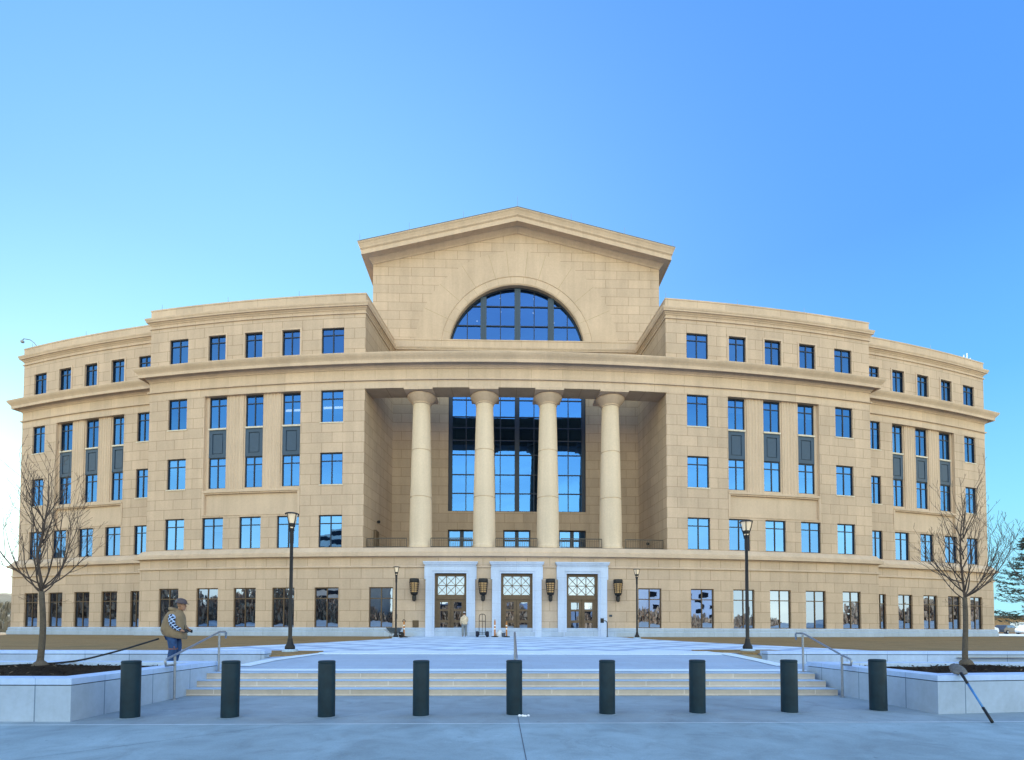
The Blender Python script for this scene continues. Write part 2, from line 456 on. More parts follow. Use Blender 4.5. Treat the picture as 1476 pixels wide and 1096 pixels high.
# freestanding portico entablature: soffit, back, and the top of the cornice
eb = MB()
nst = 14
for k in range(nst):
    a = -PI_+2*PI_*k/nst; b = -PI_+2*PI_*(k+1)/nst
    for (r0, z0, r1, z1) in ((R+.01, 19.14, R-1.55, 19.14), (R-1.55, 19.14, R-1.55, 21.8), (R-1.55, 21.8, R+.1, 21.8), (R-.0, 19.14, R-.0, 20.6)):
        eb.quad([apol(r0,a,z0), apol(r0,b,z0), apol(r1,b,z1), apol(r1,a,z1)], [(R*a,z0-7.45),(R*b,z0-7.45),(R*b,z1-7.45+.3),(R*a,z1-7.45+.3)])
part(eb, 'entablature', M['recess'])  # darker stone paints the shade under and behind the beam
# side walls and back wall of the portico
CX = .15
YB = 42.8
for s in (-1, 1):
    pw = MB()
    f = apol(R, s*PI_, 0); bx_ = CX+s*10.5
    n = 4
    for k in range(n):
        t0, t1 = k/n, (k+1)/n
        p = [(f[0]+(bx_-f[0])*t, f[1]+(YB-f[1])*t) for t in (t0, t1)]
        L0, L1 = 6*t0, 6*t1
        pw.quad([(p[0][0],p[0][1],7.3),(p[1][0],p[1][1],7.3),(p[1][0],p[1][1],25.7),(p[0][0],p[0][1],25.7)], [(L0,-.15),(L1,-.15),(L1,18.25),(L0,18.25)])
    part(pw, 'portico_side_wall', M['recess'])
GX0, GX1, GZ0, GZ1 = -5.63, 6.13, 11.5, 23.4
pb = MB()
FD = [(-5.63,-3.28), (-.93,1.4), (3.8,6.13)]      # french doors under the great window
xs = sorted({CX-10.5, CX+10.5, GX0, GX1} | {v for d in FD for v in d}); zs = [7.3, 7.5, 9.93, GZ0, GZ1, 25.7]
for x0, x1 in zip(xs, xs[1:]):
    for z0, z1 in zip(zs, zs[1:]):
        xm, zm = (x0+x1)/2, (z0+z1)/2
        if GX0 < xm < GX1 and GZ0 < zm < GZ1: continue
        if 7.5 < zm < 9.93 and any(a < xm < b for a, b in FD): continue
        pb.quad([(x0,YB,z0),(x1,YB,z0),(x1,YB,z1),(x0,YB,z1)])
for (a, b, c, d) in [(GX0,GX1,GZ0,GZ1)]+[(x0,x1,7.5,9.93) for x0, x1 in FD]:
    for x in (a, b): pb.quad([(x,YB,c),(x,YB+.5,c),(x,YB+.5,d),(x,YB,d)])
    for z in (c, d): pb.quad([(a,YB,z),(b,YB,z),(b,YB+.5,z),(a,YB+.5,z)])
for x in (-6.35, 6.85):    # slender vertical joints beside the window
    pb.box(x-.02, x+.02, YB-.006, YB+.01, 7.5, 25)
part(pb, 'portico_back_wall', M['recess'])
fl = MB()
n = 10
for k in range(n):
    a = -PI_-.002+(2*PI_+.004)*k/n; b = -PI_-.002+(2*PI_+.004)*(k+1)/n
    fl.quad([apol(R-.0,a,7.415), apol(R-.0,b,7.415), (apol(R,b,0)[0]*.97, YB+.1, 7.45), (apol(R,a,0)[0]*.97, YB+.1, 7.45)])
part(fl, 'portico_floor', M['plain'])
# columns ------------------------------------------------------------------
col0 = None
for ph in (-.0535, -.0178, .0180, .0538):
    cx, cy, _ = apol(R-1.25, ph, 0)
    if col0 is None:
        mb = MB()
        prof = []
        H0, H1 = .33, 10.9
        for k in range(13):
            t = k/12
            r_ = .85-(.85-.635)*(t**1.35)
            prof.append((r_, H0+(H1-H0)*t))
        out = [(.90,0),(.90,.22),(.885,.27),(.86,.30)]
        for j in (4, 8):   # drum joints
            pass
        p2 = []
        for k, (r_, z_) in enumerate(prof):
            if k in (4, 8): p2 += [(r_, z_-.035), (r_-.04, z_-.02), (r_-.04, z_+.02), (r_, z_+.035)]
            else: p2.append((r_, z_))
        mb.lathe((0,0,0), out+p2+[(.635,11.0)], 40, cap=False)
        col0 = mb.build('column', M['column'], None, smooth=True)
        col0.location = (cx, cy, 7.44)
        cp = MB()
        cp.lathe((0,0,0), [(.635,10.88),(.68,10.90),(.70,10.94),(.68,10.98),(.66,11.0),(.70,11.04),(.88,11.22),(1.02,11.38),(1.08,11.48),(1.07,11.55),(1.0,11.58)], 40)
        cp.build('capital', M['plain'], col0, smooth=True)
        ab = MB(); ab.box(-1.06, 1.06, -1.30, 1.22, 11.58, 11.78)
        ab.build('abacus', M['frieze'], col0, bevel=.012)
        col0.rotation_euler = (0, 0, ph)
        c = col0
    else:
        c = col0.copy(); col.objects.link(c); c.location = (cx, cy, 7.44); c.rotation_euler = (0,0,ph)
        for ch in col0.children:
            d = ch.copy(); col.objects.link(d); d.parent = c
    c.parent = B; c.matrix_parent_inverse = Matrix.Translation(-BP)
# windows ------------------------------------------------------------------
wcache = {}
LITW = {(-1,4,9), (-1,4,10)}
def quad_lean(mb, x0, x1, z0, z1, y, rnd):
    a = rnd.uniform(-.004, .004); b = rnd.uniform(-.004, .004)
    dx, dz = (x1-x0)/2, (z1-z0)/2
    mb.quad([(x0,y-a*dx-b*dz,z0),(x1,y+a*dx-b*dz,z0),(x1,y+a*dx+b*dz,z1),(x0,y-a*dx+b*dz,z1)])
rw = random.Random(3)
order = sorted(win_specs, key=lambda q: (-q[5], q[6], q[7]))
for (r, a, b, zb, zt, row, w, s) in order:
    cx, cy, _ = apol(r, (a+b)/2, 0)
    pm = (a+b)/2
    W = 2*r*math.sin((b-a)/2); H = zt-zb
    fr = MB()
    t = .065; mw = .036
    wide = W > 1.25
    h2 = H*.225 if row > 1 else H*.25
    fr.box(-W/2, -W/2+t, -.02, .06, 0, H); fr.box(W/2-t, W/2, -.02, .06, 0, H)
    fr.box(-W/2+t, W/2-t, -.02, .06, 0, t*.8); fr.box(-W/2+t, W/2-t, -.02, .06, H-t*1.1, H)
    fr.box(-mw, mw, -.015, .055, t*.8, H-t*1.1)
    zt_ = H-t*1.1-h2
    fr.box(-W/2+t, -mw, -.012, .05, zt_-mw*.9, zt_+mw*.9); fr.box(mw, W/2-t, -.012, .05, zt_-mw*.9, zt_+mw*.9)
    o = fr.build('window' if row > 1 else 'ground_floor_window', M['navy'] if row > 1 else M['bronze'])
    o.location = (cx, cy, zb); o.rotation_euler = (0,0,pm); o.parent = B; o.matrix_parent_inverse = Matrix.Translation(-BP)
    pn = MB()
    for (x0, x1) in ((-W/2+t, -mw), (mw, W/2-t)):
        quad_lean(pn, x0, x1, t*.8, zt_-mw, .03, rw); quad_lean(pn, x0, x1, zt_+mw, H-t*1.1, .03, rw)
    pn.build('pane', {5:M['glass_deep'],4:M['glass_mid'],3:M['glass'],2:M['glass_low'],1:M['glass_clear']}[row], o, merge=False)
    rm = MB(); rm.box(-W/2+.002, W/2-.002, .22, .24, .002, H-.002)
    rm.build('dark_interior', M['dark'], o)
    if row in (2,3,4) and (rw.random() < (.85 if row == 3 else .35)):
        bl = MB(); dz = h2+rw.choice((.03, .15, .25, .25, .5, .9 if row != 3 else .2))
        bl.box(-W/2+t, W/2-t, .10, .12, H-dz, H-t); bl.build('blind', M['blind'], o)
    if (s, row, w) in LITW:
        lt = MB(); lt.box(-W/2+t+.05, -mw-.04, .12, .14, H*.46, H*.53); lt.box(mw+.04, W/2-t-.03, .12, .14, H*.46, H*.53); lt.build('ceiling_light', M['lit'], o)
    if row == 4 and w in (2,3,4,7,8,9):
        sp = MB()   # spandrel panel and its sill below this window
        sz0 = Z[3][1]-zb; sz1 = 0
        sp.box(-W/2-.0, W/2+.0, -.02, .08, sz0+.002, sz1-.14)
        q = MB()
        # raised frame of the panel: outer border proud, inner field sunk and bordered
        x0, x1, z0, z1 = -W/2+.002, W/2-.002, sz0+.002, sz1-.14
        bw_ = W*.19
        q.box(x0, x0+bw_, -.08, -.02, z0, z1); q.box(x1-bw_, x1, -.08, -.02, z0, z1)
        q.box(x0+bw_, x1-bw_, -.08, -.02, z0, z0+bw_); q.box(x0+bw_, x1-bw_, -.08, -.02, z1-bw_, z1)
        q.box(x0+bw_+.07, x1-bw_-.07, -.055, -.02, z0+bw_+.07, z1-bw_-.07)
        for z in q.f: pass
        sp.v, sp.f, sp.uv, sp.mi = sp.v+q.v, sp.f+[tuple(i+len(sp.v) for i in f) for f in q.f], sp.uv+q.uv, sp.mi+q.mi
        so = sp.build('spandrel_panel', M['spandrel'], merge=False)
        so.location = (cx, cy, zb); so.rotation_euler = (0,0,pm); so.parent = B; so.matrix_parent_inverse = Matrix.Translation(-BP)
        sl = MB(); sl.box(-W/2-.02, W/2+.02, -.16, .0, -.13, -.002); sl.build('sill', M['sill'], o)
    elif row in (3,4) and w in (1,5,6,10):
        sl = MB(); sl.box(-W/2-.05, W/2+.05, -.17, -.04, -.09, -.002); sl.build('sill', M['sill'], o)
    if row == 5 and w in (2,3,4,7,8,9):
        su = MB(); e = .13; y0, y1 = -.17, -.11
        su.box(-W/2-e, -W/2, y0, y1, 0, H+e); su.box(W/2, W/2+e, y0, y1, 0, H+e); su.box(-W/2, W/2, y0, y1, H, H+e)
        su.build('window_surround', M['plain'], o)
# fluted pilasters between the bay windows
for s in (-1, 1):
    for sec, pairs in (('wing', ((7,8),(8,9))), ('outer', ((2,3),(3,4)))):
        r = (R if sec == 'wing' else R-SB)-.22
        for a_, b_ in pairs:
            pa = E3[b_][1]+.0008; pb_ = E3[a_][0]-.0008
            p0, p1 = sgn(s, pa, pb_)
            Wd = (p1-p0)*r; nf = 5
            xs_ = []
            mb = MB(); prof = []
            for k in range(nf):
                c0 = p0+(p1-p0)*(k+.16)/nf; c1 = p0+(p1-p0)*(k+.84)/nf
                prof += [(c0, .07), (c0+(c1-c0)*.2, .035), ((c0+c1)/2, .02), (c1-(c1-c0)*.2, .035), (c1, .07)]
            prof = [(p0, 0), (p0, .07)]+prof+[(p1, .07), (p1, 0)]
            for (q0, d0), (q1, d1) in zip(prof, prof[1:]):
                mb.quad([apol(r+d0,q0,BAY[0]), apol(r+d1,q1,BAY[0]), apol(r+d1,q1,BAY[1]), apol(r+d0,q0,BAY[1])], [(R*q0,BAY[0]),(R*q1,BAY[0]),(R*q1,BAY[1]),(R*q0,BAY[1])])
            part(mb, 'fluted_pilaster', M['plain'])
# panel frames under the bays
for s in (-1, 1):
    for sec in ('wing', 'outer'):
        r = R if sec == 'wing' else R-SB
        b0, b1 = sgn(s, *bayspan(sec)); e = .0012
        m = MB()
        def strip(pa, pb, z0, z1, d):
            n = 6
            for k in range(n):
                a = pa+(pb-pa)*k/n; b = pa+(pb-pa)*(k+1)/n
                m.quad([apol(r+d,a,z0), apol(r+d,b,z0), apol(r+d,b,z1), apol(r+d,a,z1)])
                m.quad([apol(r+d,a,z1), apol(r+d,b,z1), apol(r-.01,b,z1+.0), apol(r-.01,a,z1+.0)])
                m.quad([apol(r+d,a,z0), apol(r+d,b,z0), apol(r-.01,b,z0), apol(r-.01,a,z0)])
            for p in (pa, pb):
                m.quad([apol(r+d,p,z0), apol(r-.01,p,z0), apol(r-.01,p,z1), apol(r+d,p,z1)])
        strip(b0, b1, 11.72, 11.88, .07)
        strip(b0-.0003, b0+e*.8, 9.98, 11.72, .03); strip(b1-e*.8, b1+.0003, 9.98, 11.72, .03); strip(b0+e*.8, b1-e*.8, 9.96, 10.02, .03)
        part(m, 'panel_frame', M['plain'], merge=False)
# the great window -----------------------------------------------------------
gw = MB(); y0 = YB+.30
gw.box(GX0, GX0+.33, y0-.12, y0+.1, GZ0, GZ1); gw.box(GX1-.33, GX1, y0-.12, y0+.1, GZ0, GZ1)
GV = [-2.70, .24, 3.2]
for x in GV: gw.box(x-.20, x+.20, y0-.15, y0+.1, GZ0, GZ1)
gw.box(GX0+.33, GX1-.33, y0-.1, y0+.1, GZ0, GZ0+.08)
GH = [13.11, 14.73, 16.45, 17.7, 18.81, 19.75, 21.22, 22.4]
GT = [-4.13, -1.2, 1.70, 4.65]
for z in GH: gw.box(GX0+.33, GX1-.33, y0-.04, y0+.06, z-.04, z+.04)
for x in GT: gw.box(x-.035, x+.035, y0-.045, y0+.05, GZ0+.08, GZ1)
gwo = part(gw, 'great_window', M['navy'], merge=False)
def subpart(mb, name, mats, parent, **k):
    o = mb.build(name, mats, None, **k); o.parent = parent
    o.matrix_parent_inverse = parent.matrix_parent_inverse.copy() if parent.parent is None else Matrix.Identity(4)
    return o
edges_x = sorted([GX0+.33, GX1-.33]+GV+GT); edges_z = [GZ0]+GH+[GZ1]
pn = MB()
for a, b in zip(edges_x, edges_x[1:]):
    for c, d in zip(edges_z, edges_z[1:]): quad_lean(pn, a, b, c, d, y0+.02, rw)
subpart(pn, 'pane', M['glass'], gwo, merge=False)
dk = MB(); dk.box(GX0+.002, GX1-.002, y0+.16, y0+.18, GZ0, GZ1-.01); subpart(dk, 'dark_interior', M['dark'], gwo)
# french doors on the portico
for a, b in FD:
    m = MB(); y1 = YB+.3
    for x0, x1 in ((a, a+.12), (b-.12, b), ((a+b)/2-.16, (a+b)/2+.16)): m.box(x0, x1, y1-.05, y1+.05, 7.5, 9.93)
    m.box(a+.12, b-.12, y1-.05, y1+.05, 9.83, 9.93); m.box(a+.12, (a+b)/2-.16, y1-.05, y1+.05, 9.0, 9.16); m.box((a+b)/2+.16, b-.12, y1-.05, y1+.05, 9.0, 9.16)
    m.box(a+.12, (a+b)/2-.16, y1-.05, y1+.05, 7.5, 7.72); m.box((a+b)/2+.16, b-.12, y1-.05, y1+.05, 7.5, 7.72)
    fo = part(m, 'portico_door', M['navy'], merge=False)
    g = MB(); quad_lean(g, a+.05, b-.05, 7.6, 9.05, y1, rw); quad_lean(g, a+.05, b-.05, 9.1, 9.9, y1, rw); subpart(g, 'pane', M['glass_low'], fo, merge=False)
# small side door and lamp on the portico's left flank, camera on the right
sd = MB(); sd.box(-10.86, -10.70, 38.85, 39.85, 7.45, 9.1); part(sd, 'side_door', M['bronze'], bevel=.02)
for (x, y, z) in ((-10.62, 39.4, 9.8), (10.66, 40.2, 8.35)):
    m = MB(); m.tube([(x-.15*(1 if x<0 else -1),y,z),(x,y,z+.05)], .035, 6); m.lathe((x,y,z-.1), [(.02,0),(.1,.03),(.12,.12),(.1,.2),(.02,.24)], 12)
    part(m, 'wall_lamp', M['black'], smooth=True)
# railings between the columns
rails = [(-.0822, -.0602), (-.0468, -.0243), (-.0112, .0115), (.0247, .0473), (.0606, .0822)]
for a, b in rails:
    m = MB(); n = 6
    rr = R-.55
    for (z, t_) in ((8.17, .035), (7.55, .025)):
        for k in range(n):
            p, q = a+(b-a)*k/n, a+(b-a)*(k+1)/n
            A = Vector(apol(rr,p,z)); Bq = Vector(apol(rr,q,z)); m.tube([A, Bq], t_, 6)
    nb = int((b-a)*rr/.13)
    for k in range(nb+1):
        p = a+(b-a)*k/nb; big = k in (0, nb)
        A = apol(rr,p,7.44); C = apol(rr,p,8.16)
        m.tube([A, C], .03 if big else .013, 5 if not big else 6)
    part(m, 'railing', M['railing'], merge=False)
# gable block ----------------------------------------------------------------
YG = 43.4; GC = .21; HW = 12.52; ZA = 37.55; SL = .2424; AC = (.22, 25.75); RI = 5.95; RO = 6.66
gb = MB()
def gtop(x): return ZA-1.0-SL*abs(x-GC)
ths = [PI*k/40 for k in range(41)]
# region inside/outside of arch ring: columns of quads from ring to outer boundary
def outer_pt(t):
    dx, dz = math.cos(t), math.sin(t)
    best = 1e9
    for sx in (-1, 1):
        if dx*sx > 1e-6:
            k = (GC+sx*HW-AC[0])/dx
            if k > 0: best = min(best, k)
    # roof line
    for sx in (-1, 1):
        # z = ZA-1-SL*sx*(x-GC)
        den = dz+SL*sx*dx
        if den > 1e-6:
            k = (ZA-1.0-SL*sx*(AC[0]-GC)-AC[1])/den
            x = AC[0]+dx*k
            if (x-GC)*sx >= -1e-6 and k > 0: best = min(best, k)
    return (AC[0]+dx*best, AC[1]+dz*best)
tc_ = sorted(ths+[math.atan2(gtop(GC+HW)-AC[1], GC+HW-AC[0]), math.atan2(gtop(GC-HW)-AC[1], GC-HW-AC[0]), math.atan2(ZA-1-AC[1], GC-AC[0])])
for a, b in zip(tc_, tc_[1:]):
    if b-a < 1e-5: continue
    i0 = (AC[0]+RO*math.cos(a), AC[1]+RO*math.sin(a)); i1 = (AC[0]+RO*math.cos(b), AC[1]+RO*math.sin(b))
    o0 = outer_pt(a); o1 = outer_pt(b)
    gb.quad([(i0[0],YG,i0[1]),(o0[0],YG,o0[1]),(o1[0],YG,o1[1]),(i1[0],YG,i1[1])])
for s in (-1, 1):
    x = GC+s*HW
    for k in range(5):
        gb.quad([(x,YG+4*k,25.0),(x,YG+4*k+4,25.0),(x,YG+4*k+4,gtop(x)),(x,YG+4*k,gtop(x))])
x0, x1 = GC-HW, GC+HW
gb.quad([(x0,YG+20,25),(x1,YG+20,25),(x1,YG+20,gtop(x1)),(GC,YG+20,ZA-1),(x0,YG+20,gtop(x0))])
for xa, xb in ((GC-HW, AC[0]-RO), (AC[0]-RO, AC[0]+RO), (AC[0]+RO, GC+HW)):
    gb.quad([(xa,YG,24.9),(xb,YG,24.9),(xb,YG,AC[1]),(xa,YG,AC[1])])
part(gb, 'gable_wall', M['gable'])
rg = MB()   # arch ring (slightly sunk) with a deep reveal
for a, b in zip(ths, ths[1:]):
    def P(rad, t, y): return (AC[0]+rad*math.cos(t), y, AC[1]+rad*math.sin(t))
    rg.quad([P(RO,a,YG), P(RO,b,YG), P(RO-.04,b,YG+.05), P(RO-.04,a,YG+.05)])
    rg.quad([P(RO-.04,a,YG+.05), P(RO-.04,b,YG+.05), P(RI+.10,b,YG+.05), P(RI+.10,a,YG+.05)])
    rg.quad([P(RI+.10,a,YG+.05), P(RI+.10,b,YG+.05), P(RI,b,YG+.12), P(RI,a,YG+.12)])
    rg.quad([P(RI,a,YG+.12), P(RI,b,YG+.12), P(RI,b,YG+1.0), P(RI,a,YG+1.0)])
part(rg, 'arch_surround', M['plain'])
jt = MB()   # voussoir joints
def radial(t, r0, r1, y=YG-.004, w=.02):
    dx, dz = math.cos(t), math.sin(t); nx, nz = -dz*w, dx*w
    jt.quad([(AC[0]+dx*r0-nx,y,AC[1]+dz*r0-nz),(AC[0]+dx*r1-nx,y,AC[1]+dz*r1-nz),(AC[0]+dx*r1+nx,y,AC[1]+dz*r1+nz),(AC[0]+dx*r0+nx,y,AC[1]+dz*r0+nz)])
for k in range(11):
    t = PI*(k+.5)/11
    if k in (5,): continue
    rl = 9
    if .18 < t < PI-.18: radial(t, RO+.01, 8.9)
for sgn_ in (-1, 1): radial(PI/2+sgn_*.105, RO+.01, 8.9)
for k in range(18):
    radial(PI*(k+.5)/18, RI+.12, RO-.05, YG+.046, .014)
part(jt, 'voussoir_joint', M['joint'], merge=False)
# raking cornice and side eaves
rc = MB()
prof = [(0,1.32),(.06,1.30),(.10,1.22),(.30,1.05),(.36,1.00),(.40,.92),(.92,.90),(.92,.98),(1.0,.98),(1.0,.62),(1.04,.58),(1.10,.52),(1.13,.40),(1.22,.20),(1.30,.10),(1.30,0),(0,-.02)]
loops = []
for (side, yb) in ((-1, YG+18), (-1, None), (0, None), (1, None), (1, YG+18)):
    ring = []
    for o_, d_ in prof:
        if side == 0: ring.append((GC, YG-o_, ZA-d_))
        else:
            x = GC+side*(HW+o_*.78); ring.append((x, yb if yb else YG-o_, ZA-SL*(HW+o_*.78)-d_))
    loops.append(ring)
for a, b in zip(loops, loops[1:]):
    for k in range(len(prof)-1):
        rc.quad([a[k], b[k], b[k+1], a[k+1]], [(0,k*.1),(10,k*.1),(10,k*.1+.1),(0,k*.1+.1)])
part(rc, 'raking_cornice', M['plain'])
gr = MB()
for s in (-1, 1):
    gr.quad([(GC, YG-1.32, ZA+.03),(GC+s*(HW+1.04), YG-1.32, ZA-SL*(HW+1.04)+.03),(GC+s*(HW+1.04), YG+21, ZA-SL*(HW+1.04)+.03),(GC, YG+21, ZA+.03)])
    gr.quad([(GC, YG-1.32, ZA-.03),(GC+s*(HW+1.04), YG-1.32, ZA-SL*(HW+1.04)-.03),(GC+s*(HW+1.04), YG-1.32, ZA-SL*(HW+1.04)+.03),(GC, YG-1.32, ZA+.03)])
part(gr, 'gable_roof', simple('lead_roof', (.16,.18,.22), .5, .3))
# lunette window
lu = MB(); yl = YG+.6
def arc_box(rad0, rad1, ya, yb):
    for a, b in zip(ths, ths[1:]):
        q = [(AC[0]+r_*math.cos(t), AC[1]+r_*math.sin(t)) for r_, t in ((rad0,a),(rad1,a),(rad1,b),(rad0,b))]
        lu.quad([(x,ya,z) for x, z in q]); lu.quad([(q[0][0],ya,q[0][1]),(q[3][0],ya,q[3][1]),(q[3][0],yb,q[3][1]),(q[0][0],yb,q[0][1])])
arc_box(RI-.14, RI+.02, yl-.1, yl+.1)
def zat(x, rr=RI-.1): return AC[1]+math.sqrt(max(.01, rr*rr-(x-AC[0])**2))
for x in (-2.72, .28, 3.24):
    lu.cur = 1; lu.box(x-.26, x+.26, yl-.16, yl+.1, 25.75, zat(x)); lu.box(x-.07, x+.07, yl-.2, yl-.16, 25.75, zat(x)-.1); lu.cur = 0
for z in (28.27, 30.03):
    h = math.sqrt((RI-.1)**2-(z-AC[1])**2); lu.box(AC[0]-h, AC[0]+h, yl-.06, yl+.08, z-.045, z+.045)
for x in (-4.15, -1.22, 1.76, 4.7): lu.box(x-.035, x+.035, yl-.05, yl+.08, 25.75, zat(x))
luo = part(lu, 'lunette_window', [M['navy'], M['mull']], merge=False)
lp = MB()
lp.quad([(AC[0]+(RI-.05)*math.cos(t), yl+.02, AC[1]+(RI-.05)*math.sin(t)) for t in ths])
subpart(lp, 'pane', M['glass_deep'], luo, merge=False)
lb = MB(); lb.quad([(AC[0]+(RI-.0)*math.cos(t), yl+.9, AC[1]+(RI-.0)*math.sin(t)) for t in ths]); subpart(lb, 'dark_interior', M['dark'], luo)
ll = MB()
for (px_, pz_) in ((-1.25,31.0),(1.75,31.0),(-1.2,29.75),(1.7,29.72),(-1.15,28.5),(1.62,28.5),(-3.3,28.9),(3.55,28.85),(-3.45,30.2),(3.75,30.2)):
    ll.lathe((px_, yl+.3, pz_-.05), [(.0,0),(.05,.02),(.06,.06),(.0,.1)], 8)
subpart(ll, 'interior_lamp', M['lit'], luo)
# entrances -------------------------------------------------------------------
for i, (cx, w) in enumerate(DOORS):
    cyd = CY-math.sqrt(RB*RB-cx*cx); yf = cyd-.02
    m = MB()
    hw = w/2; ow = hw+.63
    zt = 5.48
    for s in (-1, 1):
        xa, xb = sorted((cx+s*hw, cx+s*ow)); m.box(xa, xb, yf-.16, yf+.45, .9, 5.98)
        xa, xb = sorted((cx+s*(hw+.16), cx+s*ow)); m.box(xa, xb, yf-.21, yf-.162, .9, 5.98)
        xa, xb = sorted((cx+s*ow, cx+s*(ow+.09))); m.box(xa, xb, yf-.19, yf+.3, 5.05, 5.98)
    m.box(cx-hw, cx+hw, yf-.158, yf+.45, zt, 5.98); m.box(cx-hw-.16, cx+hw+.16, yf-.208, yf-.165, zt+.16, 5.975)
    # small cornice over the door
    for (o_, z0, z1) in ((.05, 5.98, 6.05), (.08, 6.05, 6.11), (.14, 6.11, 6.22), (.18, 6.22, 6.30)):
        m.box(cx-ow-o_, cx+ow+o_, yf-.20-o_, yf+.3, z0, z1)
    eo = part(m, 'entrance', M['surround'], merge=False)
    d = MB(); y = yf+.28
    xa, xb = cx-hw+.002, cx+hw-.002
    d.box(xa, xa+.16, y-.12, y+.1, .96, 5.47); d.box(xb-.16, xb, y-.12, y+.1, .96, 5.47); d.box(xa+.16, xb-.16, y-.12, y+.1, 5.30, 5.47)
    d.box(xa+.16, xb-.16, y-.15, y+.1, 3.62, 3.95)
    subpart(d, 'door_frame', M['bronze'], eo, merge=False)
    lt = MB(); X0, X1, Z0, Z1 = xa+.16, xb-.16, 3.95, 5.30
    cw = (X1-X0)/3; chh = (Z1-Z0)/2
    for k in range(4): lt.box(X0+cw*k-.02, X0+cw*k+.02, y-.05, y-.01, Z0, Z1)
    lt.box(X0, X1, y-.048, y-.012, Z0+chh-.02, Z0+chh+.02)
    for a in range(3):
        for b in range(2):
            p, q = X0+cw*a, Z0+chh*b
            lt.tube([(p,y-.04,q),(p+cw,y-.04,q+chh)], .016, 5); lt.tube([(p+cw,y-.04,q),(p,y-.04,q+chh)], .016, 5)
    subpart(lt, 'transom_lattice', M['bronze'], eo, merge=False)
    g = MB(); quad_lean(g, X0, X1, Z0, Z1, y+.02, rw); subpart(g, 'transom_pane', M['glass_clear'], eo, merge=False)
    for s in (-1, 1):
        l0, l1 = sorted((cx+s*.012, cx+s*(hw-.16)))
        lf = MB(); ws = l1-l0; fr = ws*.21
        zc = [(1.25,1.95),(2.13,2.78),(2.92,3.42)]
        zz = [.97]+[v for p in zc for v in p]+[3.61]
        lf.box(l0, l0+fr, y-.08, y, .97, 3.61); lf.box(l1-fr, l1, y-.08, y, .97, 3.61)
        for k in range(0, len(zz), 2): lf.box(l0+fr, l1-fr, y-.078, y-.002, zz[k], zz[k+1])
        hx = cx+s*.10; lf.tube([(hx,y-.08,1.9),(hx,y-.15,1.93),(hx,y-.15,2.45),(hx,y-.08,2.48)], .015, 6)
        subpart(lf, 'door', M['bronze'], eo, merge=False)
        g = MB()
        for (za, zb_) in zc: quad_lean(g, l0+fr, l1-fr, za, zb_, y-.03, rw)
        subpart(g, 'door_pane', M['glass_clear'], eo, merge=False)
    bk_ = MB(); bk_.box(xa, xb, y+.3, y+.32, .96, 5.47); subpart(bk_, 'dark_interior', M['dark'], eo)
    th = MB(); th.box(cx-hw-.3, cx+hw+.1, yf-.75, yf+.4, .9, .985); subpart(th, 'threshold', M['surround'], eo)
# wall sconces, each a thing of its own
sx_lab = ['to the left of the left door', 'between the left and the middle door', 'between the middle and the right door', 'to the right of the right door']
sc0 = None
for i, x in enumerate((-7.27, -2.37, 2.42, 7.29)):
    yw = CY-math.sqrt(RB*RB-x*x)-.001
    lab = 'black cage wall lantern glowing amber, '+sx_lab[i]
    if sc0 is None:
        sc0 = empty('wall_lantern', (x, yw, 3.45), lab, 'wall lantern', 'caged lanterns flanking the doors')
        m = MB(); c = (0,-.38,0)
        m.lathe(c, [(.05,0),(.13,.06),(.15,.35),(.12,.42),(.24,.50),(.26,.60)], 12)
        m.box(-.08,.08,-.38,0,.12,.42)
        m.build('bracket', M['black'], sc0, smooth=True)
        m = MB(); m.lathe(c, [(.2,.60),(.30,1.40),(.0,1.42)], 12); m.build('amber_glass', M['amber'], sc0, smooth=True)
        m = MB()
        for z, r_ in ((.62,.26),(.78,.275),(.92,.29),(1.06,.305),(1.2,.32),(1.34,.335)):
            m.tube([(c[0]+r_*math.cos(2*PI*k/16), c[1]+r_*math.sin(2*PI*k/16), z) for k in range(17)], .022, 5, cap=False)
        for k in range(8):
            a = 2*PI*k/8+.2; m.tube([(c[0]+.26*math.cos(a), c[1]+.26*math.sin(a), .6), (c[0]+.335*math.cos(a), c[1]+.335*math.sin(a), 1.4)], .018, 5)
        m.build('cage', M['black'], sc0, merge=False)
        m = MB();        m.lathe(c, [(.33,1.36),(.34,1.40),(.34,1.56),(.31,1.62),(.0,1.63)], 12); m.build('cap', M['black'], sc0, smooth=True)
    else:
        o = copy_tree(sc0); o.location = (x, yw, 3.45); o['label'] = lab
# vent and plaque on the wall
m = MB()
yv = CY-math.sqrt(RB*RB-49)-.02
m.box(-7.42,-6.99,yv-.02,yv+.1,1.60,1.66); m.box(-7.42,-6.99,yv-.02,yv+.1,2.04,2.10); m.box(-7.42,-7.37,yv-.02,yv+.1,1.66,2.04); m.box(-7.04,-6.99,yv-.02,yv+.1,1.66,2.04); m.box(-7.37,-7.04,yv-.002,yv+.05,1.66,2.04)
part(m, 'wall_vent', M['bronze'], merge=False)
m = MB(); m.box(6.72,6.93,yv-.02,yv+.06,2.4,2.55); m.box(6.75,6.90,yv-.03,yv-.021,2.43,2.52); part(m, 'wall_plaque', M['mull'], merge=False)
